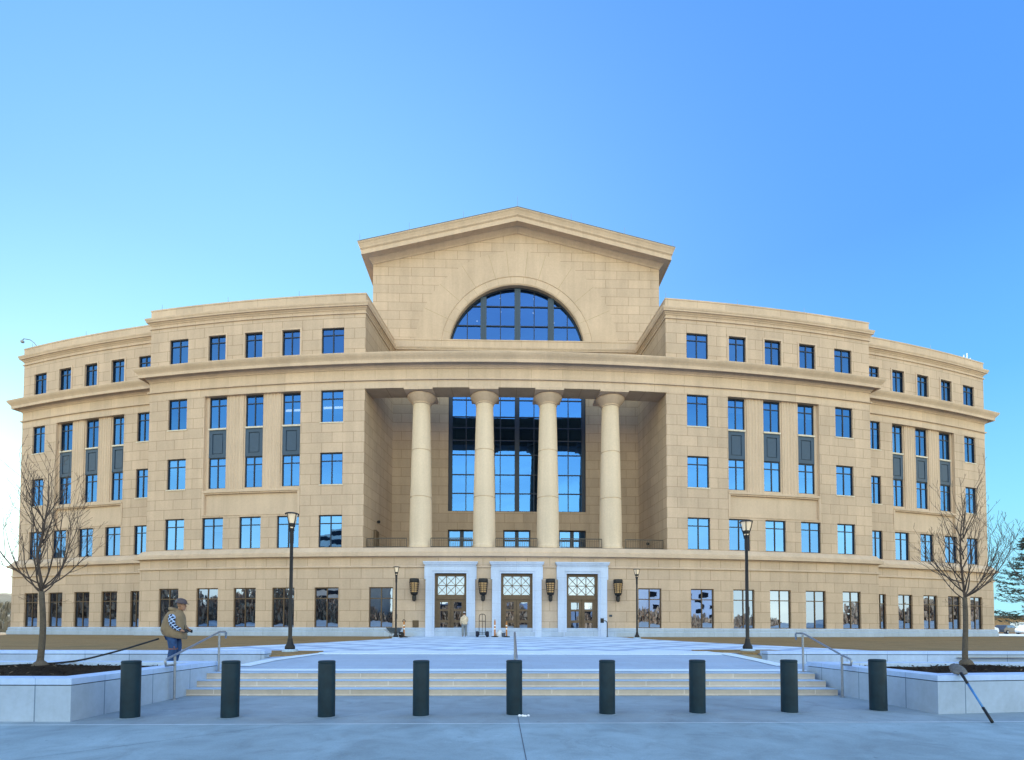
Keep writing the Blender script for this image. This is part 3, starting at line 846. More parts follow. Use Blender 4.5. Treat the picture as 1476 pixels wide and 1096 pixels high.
# roof rods, antennas and the roof camera
def rods(path, every, z, h, name):
    acc = 0
    for a, b in zip(path, path[1:]):
        L = math.dist(a, b); 
        while acc < L:
            t = acc/L; x = a[0]+(b[0]-a[0])*t; y = a[1]+(b[1]-a[1])*t
            m = MB(); m.tube([(x,y+.2,z),(x,y+.2,z+h)], [.022,.012], 5); part(m, name, M['steel'])
            acc += every
        acc -= L
rods(arc_pts(R-SB-.1, -PO+.004, -PW-.01), 6.6, 26.3, .65, 'lightning_rod'); rods(arc_pts(R-.1, -PW+.005, -PI_-.002), 5.8, 26.3, .65, 'lightning_rod')
rods(arc_pts(R-.1, PI_+.001, PW-.003), 5.8, 26.3, .65, 'lightning_rod'); rods(arc_pts(R-SB-.1, PW+.02, PO-.004), 6.6, 26.3, .65, 'lightning_rod')
for k in range(-3, 4):
    x = GC+k*4.6; z = ZA-SL*abs(k*4.6)
    if k in (-3,3): x = GC+k/3*(HW+.85); z = ZA-SL*(HW+.85)
    m = MB(); m.tube([(x,YG-1.2,z),(x,YG-1.2,z+(1.0 if k == 0 else .7))], [.02,.01], 5); part(m, 'lightning_rod', M['steel'])
m = MB(); p = Vector(apol(R-SB-.2, -PO+.010, 26.35))
m.tube([p, p+Vector((-.1,-.2,.3)), p+Vector((-.35,-.35,.5)), p+Vector((-.75,-.5,.5)), p+Vector((-.85,-.52,.35))], .035, 6)
m.lathe(p+Vector((-.85,-.52,.10)), [(.02,0),(.10,.03),(.14,.10),(.14,.18),(.06,.25)], 12)
part(m, 'roof_camera', M['steel'], smooth=True)
for k, (dp, h) in enumerate(((.0,1.0),(.0035,1.25),(.007,.9),(.010,.7))):
    p = Vector(apol(R-SB-.5, PO-.0135+dp, 26.0)); m = MB(); m.tube([p, p+Vector((0,0,h))], .05, 6); part(m, 'antenna', simple('white_antenna_%d' % k, (.8,.8,.8), .5))
# ------------------------------------------------------------------ GROUND AND SETTING
def lerp(a, b, t): return a+(b-a)*t
def zp(y):                     # paved surface / lawn height along y
    if y <= 12.25: return .42
    if y <= 16.2: return .42+(y-12.25)*.0658
    if y <= 35.6: return .68+(y-16.2)*.0139
    return .95
def conc(name, c, rough=.8, joints=None, stain=.15, sc_=1.0, jc=.6, tint2=None):
    m, nt, b = newmat(name)
    tc = nd(nt, 'ShaderNodeTexCoord').outputs['Object']
    n1 = noise(nt, .28*sc_, 6, .62, tc, .4); n2 = noise(nt, 1.7*sc_, 6, .7, tc, .6); n3 = noise(nt, 45, 3, .6, tc)
    base = ramp(nt, n1, [(.28, tuple(x*(1-stain) for x in c)), (.52, c), (.75, tuple(x*(1+stain) for x in (tint2 or c)))])
    base = mixc(nt, base, ramp(nt, n2, [(.3, 1-stain*.9), (.5, 1.0), (.72, 1+stain*.7)]), 1.0, 'MULTIPLY')
    base = mixc(nt, base, ramp(nt, n3, [(.3, .90), (.7, 1.07)]), 1.0, 'MULTIPLY')
    if stain > .2:
        base = mixc(nt, base, ramp(nt, noise(nt, .9, 9, .72, tc, 1.2), [(.34, .86), (.40, 1.0), (.60, 1.0), (.66, 1.16)]), 1.0, 'MULTIPLY')
        base = mixc(nt, base, ramp(nt, noise(nt, 7, 3, .5, tc), [(.26, .72), (.30, 1.0)]), 1.0, 'MULTIPLY')
    if joints:
        bw, bh, off, vx, vy, ms = joints
        mp = nd(nt, 'ShaderNodeMapping'); mp.inputs['Location'].default_value = (vx, vy, 0); nt.links.new(tc, mp.inputs[0])
        br = nd(nt, 'ShaderNodeTexBrick'); br.offset = off
        for k, v in (('Scale', 1), ('Brick Width', bw), ('Row Height', bh), ('Mortar Size', ms), ('Mortar Smooth', .2)): br.inputs[k].default_value = v
        br.inputs['Color1'].default_value = (.95,.95,.96,1); br.inputs['Color2'].default_value = (1.04,1.04,1.03,1); br.inputs['Mortar'].default_value = (jc,jc,jc,1)
        nt.links.new(mp.outputs[0], br.inputs['Vector'])
        base = mixc(nt, base, br.outputs['Color'], 1.0, 'MULTIPLY')
        bump(nt, b, br.outputs['Fac'], -.3, .01)
    else: bump(nt, b, n3, .15, .004)
    nt.links.new(base, b.inputs['Base Color']); 
    nt.links.new(ramp(nt, n2, [(.3, rough-.18), (.7, rough)]), b.inputs['Roughness'])
    return m
M['sidewalk'] = conc('sidewalk_concrete', (.27,.375,.44), .82, None, .27)
M['walk'] = conc('walkway_concrete', (.34,.45,.60), .8)
M['landing'] = conc('landing_concrete', (.36,.475,.63), .75, (.6,.3,.5,0,0,.006), .06, 1, .85)
M['paver'] = None
def paver_mat():
    m, nt, b = newmat('plaza_pavers')
    tc = nd(nt, 'ShaderNodeTexCoord').outputs['Object']
    mp = nd(nt, 'ShaderNodeMapping'); mp.inputs['Rotation'].default_value = (0,0,math.radians(45)); nt.links.new(tc, mp.inputs[0])
    ck = nd(nt, 'ShaderNodeTexBrick'); ck.offset = 0
    for k, v in (('Scale', 1), ('Brick Width', 2.1), ('Row Height', 2.1), ('Mortar Size', .26), ('Mortar Smooth', .1)): ck.inputs[k].default_value = v
    ck.inputs['Color1'].default_value = (.60,.76,.94,1); ck.inputs['Color2'].default_value = (.63,.79,.96,1); ck.inputs['Mortar'].default_value = (.36,.50,.72,1)
    nt.links.new(mp.outputs[0], ck.inputs['Vector'])
    f = nd(nt, 'ShaderNodeTexBrick'); f.offset = .5
    for k, v in (('Scale', 1), ('Brick Width', .6), ('Row Height', .3), ('Mortar Size', .006)): f.inputs[k].default_value = v
    f.inputs['Color1'].default_value = (.93,.93,.95,1); f.inputs['Color2'].default_value = (1.05,1.04,1.03,1); f.inputs['Mortar'].default_value = (.8,.8,.8,1)
    nt.links.new(tc, f.inputs['Vector'])
    c = mixc(nt, ck.outputs['Color'], f.outputs['Color'], 1.0, 'MULTIPLY')
    c = mixc(nt, c, ramp(nt, noise(nt, .5, 5, .6, tc), [(.3,.88),(.7,1.1)]), 1.0, 'MULTIPLY')
    nt.links.new(c, b.inputs['Base Color']); b.inputs['Roughness'].default_value = .7
    return m
M['paver'] = paver_mat()
M['border'] = conc('border_stone', (.70,.84,.96), .7, None, .06)
M['riser'] = stone('step_stone', (.55,.47,.385), bw=1.45, bh=.14, vo=.0, offset=.5, rough=.7, blk=.10, mortar=.012, mc=(1.25,1.3,1.4))
M['tread'] = conc('tread_sky_tint', (.40,.54,.70), .7, None, .1)  # step treads: riser stone with the sky's blue put into its colour
M['wallstone'] = stone('pale_wall_panels', (.42,.53,.68), bw=1.25, bh=30, vo=9, offset=0, uo=.55, rough=.75, blk=.05, mc=(.40,.46,.53), mortar=.011, stain=.24)
M['wallside'] = M['wallstone']
M['coping'] = stone('pale_coping', (.47,.63,.90), bw=1.25, bh=30, vo=9, offset=0, uo=.55, rough=.7, blk=.03, mc=(.6,.66,.74), mortar=.006)
def ground_mat(name, stops, s1, s2, rough=.95, bm_=.5):
    m, nt, b = newmat(name)
    tc = nd(nt, 'ShaderNodeTexCoord').outputs['Object']
    c = ramp(nt, noise(nt, s1, 8, .7, tc, .5), stops)
    c = mixc(nt, c, ramp(nt, noise(nt, s2, 5, .75, tc), [(.3,.7),(.7,1.25)]), 1.0, 'MULTIPLY')
    nt.links.new(c, b.inputs['Base Color']); b.inputs['Roughness'].default_value = rough
    b.inputs['Specular IOR Level'].default_value = .1
    bump(nt, b, noise(nt, s2*.6, 6, .7, tc), bm_, .05)
    return m
M['lawn'] = ground_mat('dormant_lawn', [(.3,(.22,.14,.065)),(.5,(.31,.205,.10)),(.7,(.21,.15,.075))], .35, 14)
M['terrain'] = ground_mat('dry_terrain', [(.3,(.26,.21,.13)),(.5,(.34,.28,.18)),(.7,(.22,.18,.11))], .08, 3)
M['mulch'] = ground_mat('dark_mulch', [(.3,(.012,.008,.006)),(.5,(.025,.016,.011)),(.72,(.05,.033,.02))], 3, 30, .95, 1.0)
M['asphalt'] = ground_mat('asphalt', [(.3,(.045,.046,.05)),(.7,(.06,.06,.062))], .5, 20, .9, .1)
M['parking'] = conc('pale_parking', (.86,.85,.83), .8)
M['bank'] = simple('old_snow', (.98,.84,.6), .8, 0, .12, .2)
M['snow'] = simple('snow', (.85,.88,.92), .6, 0, .05)
def bevgrid(xs, ys, zf, name, mat, kind='structure', uvs=1):
    mb = MB()
    for x0, x1 in zip(xs, xs[1:]):
        for y0, y1 in zip(ys, ys[1:]):
            mb.quad([(x0,y0,zf(x0,y0)),(x1,y0,zf(x1,y0)),(x1,y1,zf(x1,y1)),(x0,y1,zf(x0,y1))])
    o = mb.build(name, mat, smooth='all')
    if kind: o['kind'] = kind
    return o
def terr(x, y):
    if y < 15.58: return -.06
    if y < 36: z = zp(y)-.012
    else: z = .93
    if y > 36:
        z = .93
        if x < -60:
            d = math.hypot(x+175, y-150); z += 11*max(0, 1-d/120)**1.2*(1+.25*math.sin(x*.11)+.2*math.sin(y*.17+x*.05))
    return z
xs = [-900,-400,-250]+list(range(-210,-50,8))+[-50,-40,-30,-20,-13,-12.5,-8,0,8,12.5,13,20,30,50,80,120,200,400,900]
ys = [-900,-300,-120,-60,-30,15.55,15.6,16.2,20,28,35.6,36,37,44,60]+list(range(68,270,10))+[300,400,600,1200]
bevgrid(xs, ys, terr, 'terrain', M['terrain'])
def lawnedge(y):
    pts = [(14.9,12.9),(16,12.7),(18.3,12.1),(21.4,10.9),(25.5,9.2),(29.5,8.0),(33,7.35),(37,7.2)]
    for (a, b), (c, d) in zip(pts, pts[1:]):
        if a <= y <= c: return b+(d-b)*(y-a)/(c-a)
    return 7.2
# lawns left and right of the plaza
LY = [15.12,16.2,17.3,18.3,20,21.4,23.5,25.5,27.5,29.5,31,33,35,36.9]
for s, nm in ((-1,'lawn'),(1,'lawn')):
    mb = MB()
    for y0, y1 in zip(LY, LY[1:]):
        e0, e1 = lawnedge(y0)*s, lawnedge(y1)*s
        for k in range(8):
            t0, t1 = k/8, (k+1)/8
            far = s*58
            q = [(lerp(e0,far,t0),y0),(lerp(e0,far,t1),y0),(lerp(e1,far,t1),y1),(lerp(e1,far,t0),y1)]
            mb.quad([(x,y,zp(y)-.004) for x, y in q])
    # the part of the lawn running round the receding ends of the building
    for y0, y1 in ((36.9,40),(40,44),(44,52)):
        for x0, x1 in ((7.2,20),(20,34),(34,58)): mb.quad([(s*x0,y0,zp(y0)-.004),(s*x1,y0,zp(y0)-.004),(s*x1,y1,.946),(s*x0,y1,.946)])
    o = mb.build(nm, M['lawn'], smooth='all'); o['kind'] = 'structure'
# plaza
mb = MB()
PYS = [16.2]+LY[2:]
for y0, y1 in zip(PYS, PYS[1:]):
    e0, e1 = lawnedge(y0)-.02, lawnedge(y1)-.02
    for k in range(4):
        t0, t1 = -1+k/2, -1+(k+1)/2
        mb.quad([(e0*t0,y0,zp(y0)+.012),(e0*t1,y0,zp(y0)+.012),(e1*t1,y1,zp(y1)+.012),(e1*t0,y1,zp(y1)+.012)])
for x0, x1, ya in ((-13.0,-7.9,15.05),(7.1,13.0,15.6)):
    mb.quad([(x0,ya,zp(ya)+.012),(x1,ya,zp(ya)+.012),(x1,16.2,zp(16.2)+.012),(x0,16.2,zp(16.2)+.012)])
plaza = tag(mb.build('plaza', M['paver']), kind='structure')
XL, XR = -7.88, 6.38           # faces of the planters beside the steps
mb = MB()
for y0, y1 in zip([12.25,13.2,14.2,15.2,16.2], [13.2,14.2,15.2,16.2,16.6]): mb.quad([(XL,y0,zp(y0)),(XR+.1,y0,zp(y0)),(XR+.1,y1,zp(y1)),(XL,y1,zp(y1))])
tag(mb.build('landing', M['landing']), kind='structure')
# pale border stones
mb = MB(); e = .008
def band(a, b, w, z0=None):
    a = Vector(a); b = Vector(b); d = (b-a).normalized(); n = Vector((-d.y, d.x))*w/2
    q = [a-n, b-n, b+n, a+n]
    mb.quad([(p.x,p.y,zp(p.y)+e+ (.012 if p.y > 16.2 else .004)) for p in q])
mb.quad([(-6.75,15.9,zp(15.9)+.02),(6.1,15.9,zp(15.9)+.02),(5.9,17.1,zp(17.1)+.03),(-6.5,17.1,zp(17.1)+.03)])
mb.quad([(-6.75,15.9,zp(15.9)-.02),(6.1,15.9,zp(15.9)-.02),(6.1,15.9,zp(15.9)+.02),(-6.75,15.9,zp(15.9)+.02)])
for a, b in (((-6.7,16.2),(-7.55,14.3)),((-7.55,14.3),(-7.7,13.1)),((6.05,16.2),(6.3,14.5)),((6.3,14.5),(6.35,13.2))):
    e += .001; band(a, b, .42)
e = .006
band((XL,12.45),(XR+.1,12.45),.36)
tag(mb.build('paving_border', M['border'], merge=False), kind='structure')
# lamp beds
mb = MB()
for pts in ([(-9.1,16.55),(-7.95,15.15),(-7.2,15.5),(-6.85,16.05),(-6.9,16.7),(-9.0,16.85)], [(5.6,17.7),(6.2,16.5),(7.05,16.0),(8.6,16.9),(8.5,17.9)]):
    mb.quad([(x,y,zp(y)+.045) for x, y in pts])
    for (x0,y0),(x1,y1) in zip(pts, pts[1:]+pts[:1]): mb.quad([(x0,y0,zp(y0)-.1),(x1,y1,zp(y1)-.1),(x1,y1,zp(y1)+.045),(x0,y0,zp(y0)+.045)])
tag(mb.build('lamp_bed_soil', M['lawn'], merge=False), kind='structure')
# sidewalk in the foreground with its sawn joints, street behind
bevgrid([-60,-30,-15,-8,0,8,15,30,60], [-14,-4,2,5,7.76], lambda x, y: 0, 'sidewalk', M['sidewalk'])
M['apron'] = conc('apron_concrete', (.255,.33,.385), .82, None, .22)
bevgrid([-60,-30,-15,-8,0,8,15,30,60], [7.76,9.5,11.3,15.0], lambda x, y: 0, 'sidewalk_apron', M['apron'])
mb = MB(); zz = .003
def line(a, b, w=.014, z=.003):
    a = Vector(a); b = Vector(b); d = (b-a).normalized(); n = Vector((-d.y, d.x))*w/2
    mb.quad([(p.x,p.y,z) for p in (a-n, b-n, b+n, a+n)])
line((-14,7.62),(14,7.9),.03); mb.cur = 1
line((-.83,-2),(-.83,8.3),.012,.004)
line((-3.4,8.6),(-7.6,4.4),.008,.004); line((-9,8.0),(-5.6,9.9),.01,.004); line((2.2,10.6),(4.6,7.8),.01,.004)
tag(mb.build('paving_joints', [simple('pale_joint', (.62,.72,.80), .8), simple('dark_joint', (.1,.13,.17), .9)], merge=False), kind='structure')
bevgrid([-300,-100,0,100,300], [-26,-14.02], lambda x, y: -.05, 'street', M['asphalt'])
# walkways behind the planters
for x0, x1 in ((-60, XL-.02), (XR+.1, 60)):
    mb = MB(); mb.box(x0, x1, 12.2, 15.7 if x0 > 0 else 15.1, -.02, .42); tag(mb.build('walkway', M['walk']), kind='structure')
# steps
st = empty('stone_steps', (-.75,11.2,0), 'flight of three wide tan stone steps rising to the plaza behind the bollards', 'steps')
for k in range(3):
    m = MB(); y = 11.02+k*.40
    m.box(XL+.0, XR-.08, y, 12.6 if k < 2 else 12.42, .14*k+.001, .14*(k+1)-.0065)
    o = m.build('step', M['riser'], st, loc=(-.75,11.2,0)); o.location = (0,0,0); o.name = 'step'
    t = MB(); t.box(XL+.0, XR-.08, y-.014, y+.42 if k < 2 else 12.44, .14*(k+1)-.006, .14*(k+1)+ (0 if k < 2 else .003))
    q = t.build('tread', M['tread'], o, loc=(-.75,11.2,0)); q.location = (0,0,0)
# ------------------------------------------------------------------ planters
def planter(side, face, front, label):
    """face: list of inner-face points front->back; front: far point of the front face"""
    c = empty('planter', (face[0][0], face[0][1], 0), label, 'planter')
    L = Vector((face[0][0], face[0][1], 0))
    th = .42
    outer = [front]+face+[(front[0], face[-1][1])]
    if side > 0: outer = outer
    def off(path, d):
        P = [Vector(p) for p in path]; r = []
        for k in range(len(P)):
            d1 = (P[k]-P[k-1]).normalized() if k else (P[1]-P[0]).normalized()
            d2 = (P[k+1]-P[k]).normalized() if k < len(P)-1 else d1
            n1 = Vector((d1.y,-d1.x))*side*-1; n2 = Vector((d2.y,-d2.x))*side*-1
            m = (n1+n2)/(1+n1.dot(n2)); r.append(P[k]-m*d)
        return r
    def wall(mb, z0, z1, o_out, o_in):
        A = off(outer, o_out); Bq = off(outer, o_in)
        Ls = [0]
        for a, b in zip(A, A[1:]): Ls.append(Ls[-1]+(b-a).length)
        base = Ls[1]
        for k in range(len(A)-1):
            u0, u1 = Ls[k]-base, Ls[k+1]-base
            for P, zA, zB, Q, zC, zD in ((A,z0,z1,A,z0,z1),(Bq,z0,z1,Bq,z0,z1)):
                mb.quad([(P[k].x,P[k].y,zA),(P[k+1].x,P[k+1].y,zA),(P[k+1].x,P[k+1].y,zB),(P[k].x,P[k].y,zB)], [(u0,zA),(u1,zA),(u1,zB),(u0,zB)])
            for z in (z0, z1): mb.quad([(A[k].x,A[k].y,z),(A[k+1].x,A[k+1].y,z),(Bq[k+1].x,Bq[k+1].y,z),(Bq[k].x,Bq[k].y,z)], [(u0,z),(u1,z),(u1,z+.3),(u0,z+.3)])
    m = MB(); wall(m, -.02, .548, 0, th-.02); w = m.build('wall', M['wallstone'], c, loc=L); w.location = (0,0,0)
    m = MB(); wall(m, .562, .66, -.004, th); w = m.build('coping', M['coping'], c, loc=L, bevel=.006); w.location = (0,0,0)
    m = MB(); wall(m, .5475, .5625, .03, th-.05); w = m.build('shadow_joint', M['joint2'], c, loc=L); w.location = (0,0,0)
    return off(outer, th)
M['joint2'] = simple('dark_gap', (.05,.07,.09), .9)
inL = planter(-1, [(-7.70,7.95),(XL,12.35)], (-20,8.05+.1), 'low pale stone planter with dark mulch, left of the steps beside the worker')
inR = planter(1, [(6.38,8.55),(6.42,12.35)], (20,10.3), 'low pale stone planter with dark mulch, right of the steps with the shovel on it')
for s, (xa, ya, xb, yb) in ((-1, (-20,8.4,-7.9,12.1)), (1, (6.7,8.8,20,12.1))):
    mb = MB(); rr = random.Random(5+s); nx, ny = 60, 20
    tx = -10.75 if s < 0 else 9.9
    def hz(x, y):
        d = math.hypot(x-tx, (y-11.2)*1.2); ex = min(abs(x-(-7.9 if s < 0 else 6.7)), 2)/2; ey = min(1, max(0, (12.0-y))/.5)*min(1, max(0,(y-8.5-(0 if s<0 else .2)))/.6)
        return .575+.06*math.exp(-d*d/1.2)*ey+.02*math.sin(x*3+y*2)*ey+rr.uniform(-.012,.012)*1
    V = [[(lerp(xa,xb,i/nx), lerp(ya,yb,j/ny)) for j in range(ny+1)] for i in range(nx+1)]
    Zc = [[hz(*V[i][j]) for j in range(ny+1)] for i in range(nx+1)]
    for i in range(nx):
        for j in range(ny):
            mb.quad([(*V[i][j],Zc[i][j]),(*V[i+1][j],Zc[i+1][j]),(*V[i+1][j+1],Zc[i+1][j+1]),(*V[i][j+1],Zc[i][j+1])])
    # bark chips
    for k in range(2600):
        x = rr.uniform(max(xa,-13.5), min(xb,13.5)); y = rr.uniform(ya+.1, yb-.1); z = hz(x, y)+.008
        a = rr.uniform(0, PI); l = rr.uniform(.015,.05); w = l*.35; t = rr.uniform(-.02,.03)
        ca, sa = math.cos(a), math.sin(a); mb.cur = 1 if rr.random() < .06 else 0
        mb.quad([(x-ca*l-sa*w,y-sa*l+ca*w,z),(x+ca*l-sa*w,y+sa*l+ca*w,z+t),(x+ca*l+sa*w,y+sa*l-ca*w,z+t),(x-ca*l+sa*w,y-sa*l-ca*w,z)])
    o = mb.build('mulch', [M['mulch'], simple('pale_chip_%d' % (s+1), (.16,.11,.065), .9)], merge=False); tag(o, 'dark bark mulch filling the planter bed '+('on the left' if s < 0 else 'on the right'), 'mulch', kind='stuff')
# seat walls behind the walkways
def seatwall(x0, x1, y, label):
    c = empty('seat_wall', (x0, y, .42), label, 'low wall')
    L = Vector((x0,y,.42))
    m = MB(); m.box(x0, x1, y, y+.42, .2, .69); w = m.build('wall', M['wallstone'], c, loc=L); w.location = (0,0,0)
    m = MB(); m.box(x0-.005, x1+.005, y-.006, y+.44, .708, .80); w = m.build('coping', M['coping'], c, loc=L, bevel=.006); w.location = (0,0,0)
    m = MB(); m.box(x0+.03, x1-.03, y+.03, y+.4, .6895, .7085); w = m.build('shadow_joint', M['joint2'], c, loc=L); w.location = (0,0,0)
seatwall(-30, -7.95, 14.85, 'long low pale stone wall edging the lawn behind the worker')
seatwall(7.0, 30, 15.25, 'long low pale stone wall edging the lawn on the right behind the shovel')
# ------------------------------------------------------------------ bollards
bol = [(-7.05,8.30),(-5.48,8.32),(-3.95,8.37),(-2.43,8.46),(-.88,8.56),(.70,8.62),(2.28,8.70),(3.92,8.76),(5.64,8.95)]
blab = ['leftmost dark bollard, standing against the left planter', 'dark bollard second from the left, in front of the left end of the steps', 'dark bollard third from the left, below the left tall lamp post',
        'dark bollard fourth from the left, below the left door', 'middle dark bollard with a crumb of ice at its foot', 'dark bollard just right of the middle one, below the right door',
        'dark bollard third from the right, left of the right tall lamp post', 'dark bollard second from the right, in front of the right end of the steps', 'rightmost dark bollard, standing against the right planter']
M['bollard'] = simple('slate_green_paint', (.006,.024,.038), .5, 0, .25, 5, .05, .25)
b0 = None
for k, (x, y) in enumerate(bol):
    if b0 is None:
        b0 = empty('bollard', (x,y,0), blab[k], 'bollard', 'dark bollards in a row before the steps')
        m = MB(); m.lathe((0,0,0), [(.135,0),(.135,.86),(.131,.872),(.135,.876)], 36, cap=False); m.build('post', M['bollard'], b0, smooth=True)
        m = MB(); m.lathe((0,0,0), [(.135,.876),(.137,.885),(.134,.905),(.12,.915),(.0,.918)], 36, cap=False); m.build('cap', M['bollard'], b0, smooth=True)
        m = MB(); m.lathe((0,0,0), [(.19,.0035),(.17,.008),(.135,.010)], 28, cap=False); m.build('collar', M['apron'], b0, smooth=True)
    else:
        o = copy_tree(b0); o.location = (x,y,0); o['label'] = blab[k]
        o.rotation_euler = (random.uniform(-.006,.006), random.uniform(-.006,.006), random.uniform(0,6))
m = MB(); rr = random.Random(2)
for k in range(9):
    x = -.72+rr.uniform(-.09,.07); y = 8.40+rr.uniform(-.03,.03); r_ = rr.uniform(.015,.035)
    m.lathe((x,y,0), [(r_,.0),(r_*.9,r_*.5),(r_*.4,r_*.9),(0,r_)], 7)
tag(m.build('ice_crumbs', M['snow'], merge=False), 'small white crumbs of ice at the foot of the middle bollard', 'ice')
# ------------------------------------------------------------------ handrails
def handrail(x, rise, label, ytop=12.35, ybot=10.75, out=1, x2=None):
    """two posts and a sloping tube with squared returns"""
    x2 = x if x2 is None else x2
    c = empty('handrail', (x,ytop,.42), label, 'handrail')
    L = Vector((x,ytop,.42))
    zt, zb = 1.36, .90
    zg = 0.0
    m = MB(); m.tube([(x,ytop,.42),(x,ytop,zt-.03)], .024, 10); m.lathe((x,ytop,.42), [(.06,0),(.06,.012),(.03,.02)], 14)
    w = m.build('post', M['steel'], c, loc=L, smooth=True); w.location = (0,0,0)
    m = MB(); m.tube([(x2,ybot,zg),(x2,ybot,zb-.03)], .024, 10); m.lathe((x2,ybot,zg), [(.06,0),(.06,.012),(.03,.02)], 14)
    w = m.build('post', M['steel'], c, loc=L, smooth=True); w.location = (0,0,0)
    m = MB(); m.tube([(x,ytop+.28,zt-.16),(x,ytop+.30,zt-.03),(x,ytop+.26,zt),(x,ytop,zt),(x+(x2-x)*.05,ytop-.08,zt-.02),(x2,ybot,zb),(x2,ybot-.26,zb-.07),(x2,ybot-.30,zb-.11),(x2,ybot-.28,zb-.2),(x2,ybot-.05,zb-.2)], .021, 10)
    w = m.build('rail', M['steel'], c, loc=L, smooth='all'); w.location = (0,0,0)
handrail(-7.80, 0, 'steel handrail left of the steps, in front of the worker', 12.2, 10.42, x2=-7.70)
handrail(6.22, 0, 'steel handrail on the right side of the steps', 12.15, 10.75)
handrail(-.77, 0, 'steel handrail in the middle of the steps, behind the middle bollard', 12.35, 11.0)
# ------------------------------------------------------------------ lamp posts
def lamp(name, loc, h, label, group):
    c = empty(name, loc, label, 'lamp post', group)
    m = MB(); m.lathe((0,0,0), [(.24,-.02),(.24,.03),(.21,.06)], 24); m.build('footing', M['tread'], c, smooth=True)
    m = MB(); m.lathe((0,0,.06), [(.15,0),(.16,.03),(.15,.10),(.11,.16),(.085,.24),(.075,.34)], 24); m.build('base', M['black'], c, smooth=True)
    m = MB(); m.lathe((0,0,0), [(.062,.3),(.050,h-1.0),(.062,h-.98),(.062,h-.60),(.085,h-.55),(.05,h-.5)], 20)
    m.box(.058,.075,-.02,.02,1.2,1.5); m.build('pole', M['post'], c, smooth=True)
    m = MB()
    for k in range(4):
        a = PI/4+k*PI/2+.3; ca, sa = math.cos(a), math.sin(a)
        m.tube([(ca*.06,sa*.06,h-.62),(ca*.085,sa*.085,h-.45),(ca*.15,sa*.15,h-.25),(ca*.192,sa*.192,h-.05)], [.016,.018,.016,.014], 6)
    m.tube([(.20*math.cos(2*PI*k/24),.20*math.sin(2*PI*k/24),h-.04) for k in range(25)], .016, 6, cap=False)
    m.build('cradle', M['black'], c, smooth='all', merge=False)
    m = MB(); m.lathe((0,0,0), [(.07,h-.5),(.10,h-.36),(.155,h-.1),(.175,h-.05)], 20, cap=False); m.build('lens', M['frost'], c, smooth=True)
    m = MB(); m.lathe((0,0,0), [(.09,h-.46),(.105,h-.36),(.10,h-.28),(.04,h-.22)], 16); m.build('driver_cup', M['black'], c, smooth=True)
    m = MB(); m.lathe((0,0,0), [(.20,h-.04),(.21,h-.02),(.14,h+.005),(.0,h+.015)], 24); m.build('lamp_cap', M['capm'], c, smooth=True)
M['post'] = simple('dark_bronze_paint', (.03,.028,.027), .4, .2, .1, 12)
M['capm'] = simple('grey_cap', (.10,.10,.10), .5, .2)
lamp('lamp_post', (-7.86,16.4,zp(16.4)+.05), 4.45, 'tall dark lamp post on the left, standing in the small triangular bed', 'lamp posts on the plaza')
lamp('lamp_post', (7.30,17.1,zp(17.1)+.05), 4.45, 'tall dark lamp post on the right, standing in the small triangular bed', 'lamp posts on the plaza')
lamp('lamp_post', (-7.62,31.6,zp(31.6)+.01), 4.45, 'far small lamp post by the wall, left of the doors', 'lamp posts on the plaza')
lamp('lamp_post', (7.60,32.2,zp(32.2)+.01), 4.45, 'far small lamp post by the wall, right of the doors', 'lamp posts on the plaza')
# ------------------------------------------------------------------ shovel on the right planter
sh = empty('shovel', (6.47,7.69,0), 'round shovel with a blue handle leaning upside down on the right planter', 'shovel')
A = Vector((0,0,.02)); dd = Vector((6.80-6.47,8.56-7.69,.70-.02))/.95
def along(t): return A+dd*t
m = MB(); m.tube([along(0),along(.26)],.021,10); m.build('grip', M['black'], sh, smooth='all')
m = MB(); m.tube([along(.72),along(.95)],[.019,.023],10); m.build('ferrule', M['black'], sh, smooth='all')
m = MB(); m.tube([along(.26),along(.72)],.0165,10); m.build('handle', simple('blue_fibreglass', (.05,.22,.52), .35, 0, .1), sh, smooth='all')
m = MB()
dn = dd.normalized(); side_ = Vector((.93,-.37,0)); side_ = (side_-dn*side_.dot(dn)).normalized(); nr = side_.cross(dn)
shp = [(0,.04),(.03,.10),(.08,.115),(.17,.115),(.23,.10),(.28,.06),(.305,.012)]
rows_ = []
for (u, hw_) in shp:
    rows_.append([along(.93)+dn*u+side_*(hw_*q)+nr*(.03*(1-q*q)*(1 if u < .28 else .3)-.02) for q in (-1,-.6,-.2,.2,.6,1)])
for r0, r1 in zip(rows_, rows_[1:]):
    for k in range(5): m.quad([r0[k],r0[k+1],r1[k+1],r1[k]])
ob = m.build('blade', simple('worn_steel', (.13,.125,.12), .6, .35, .3, 30), sh, smooth='all')
sm = ob.modifiers.new('thick','SOLIDIFY'); sm.thickness = .004
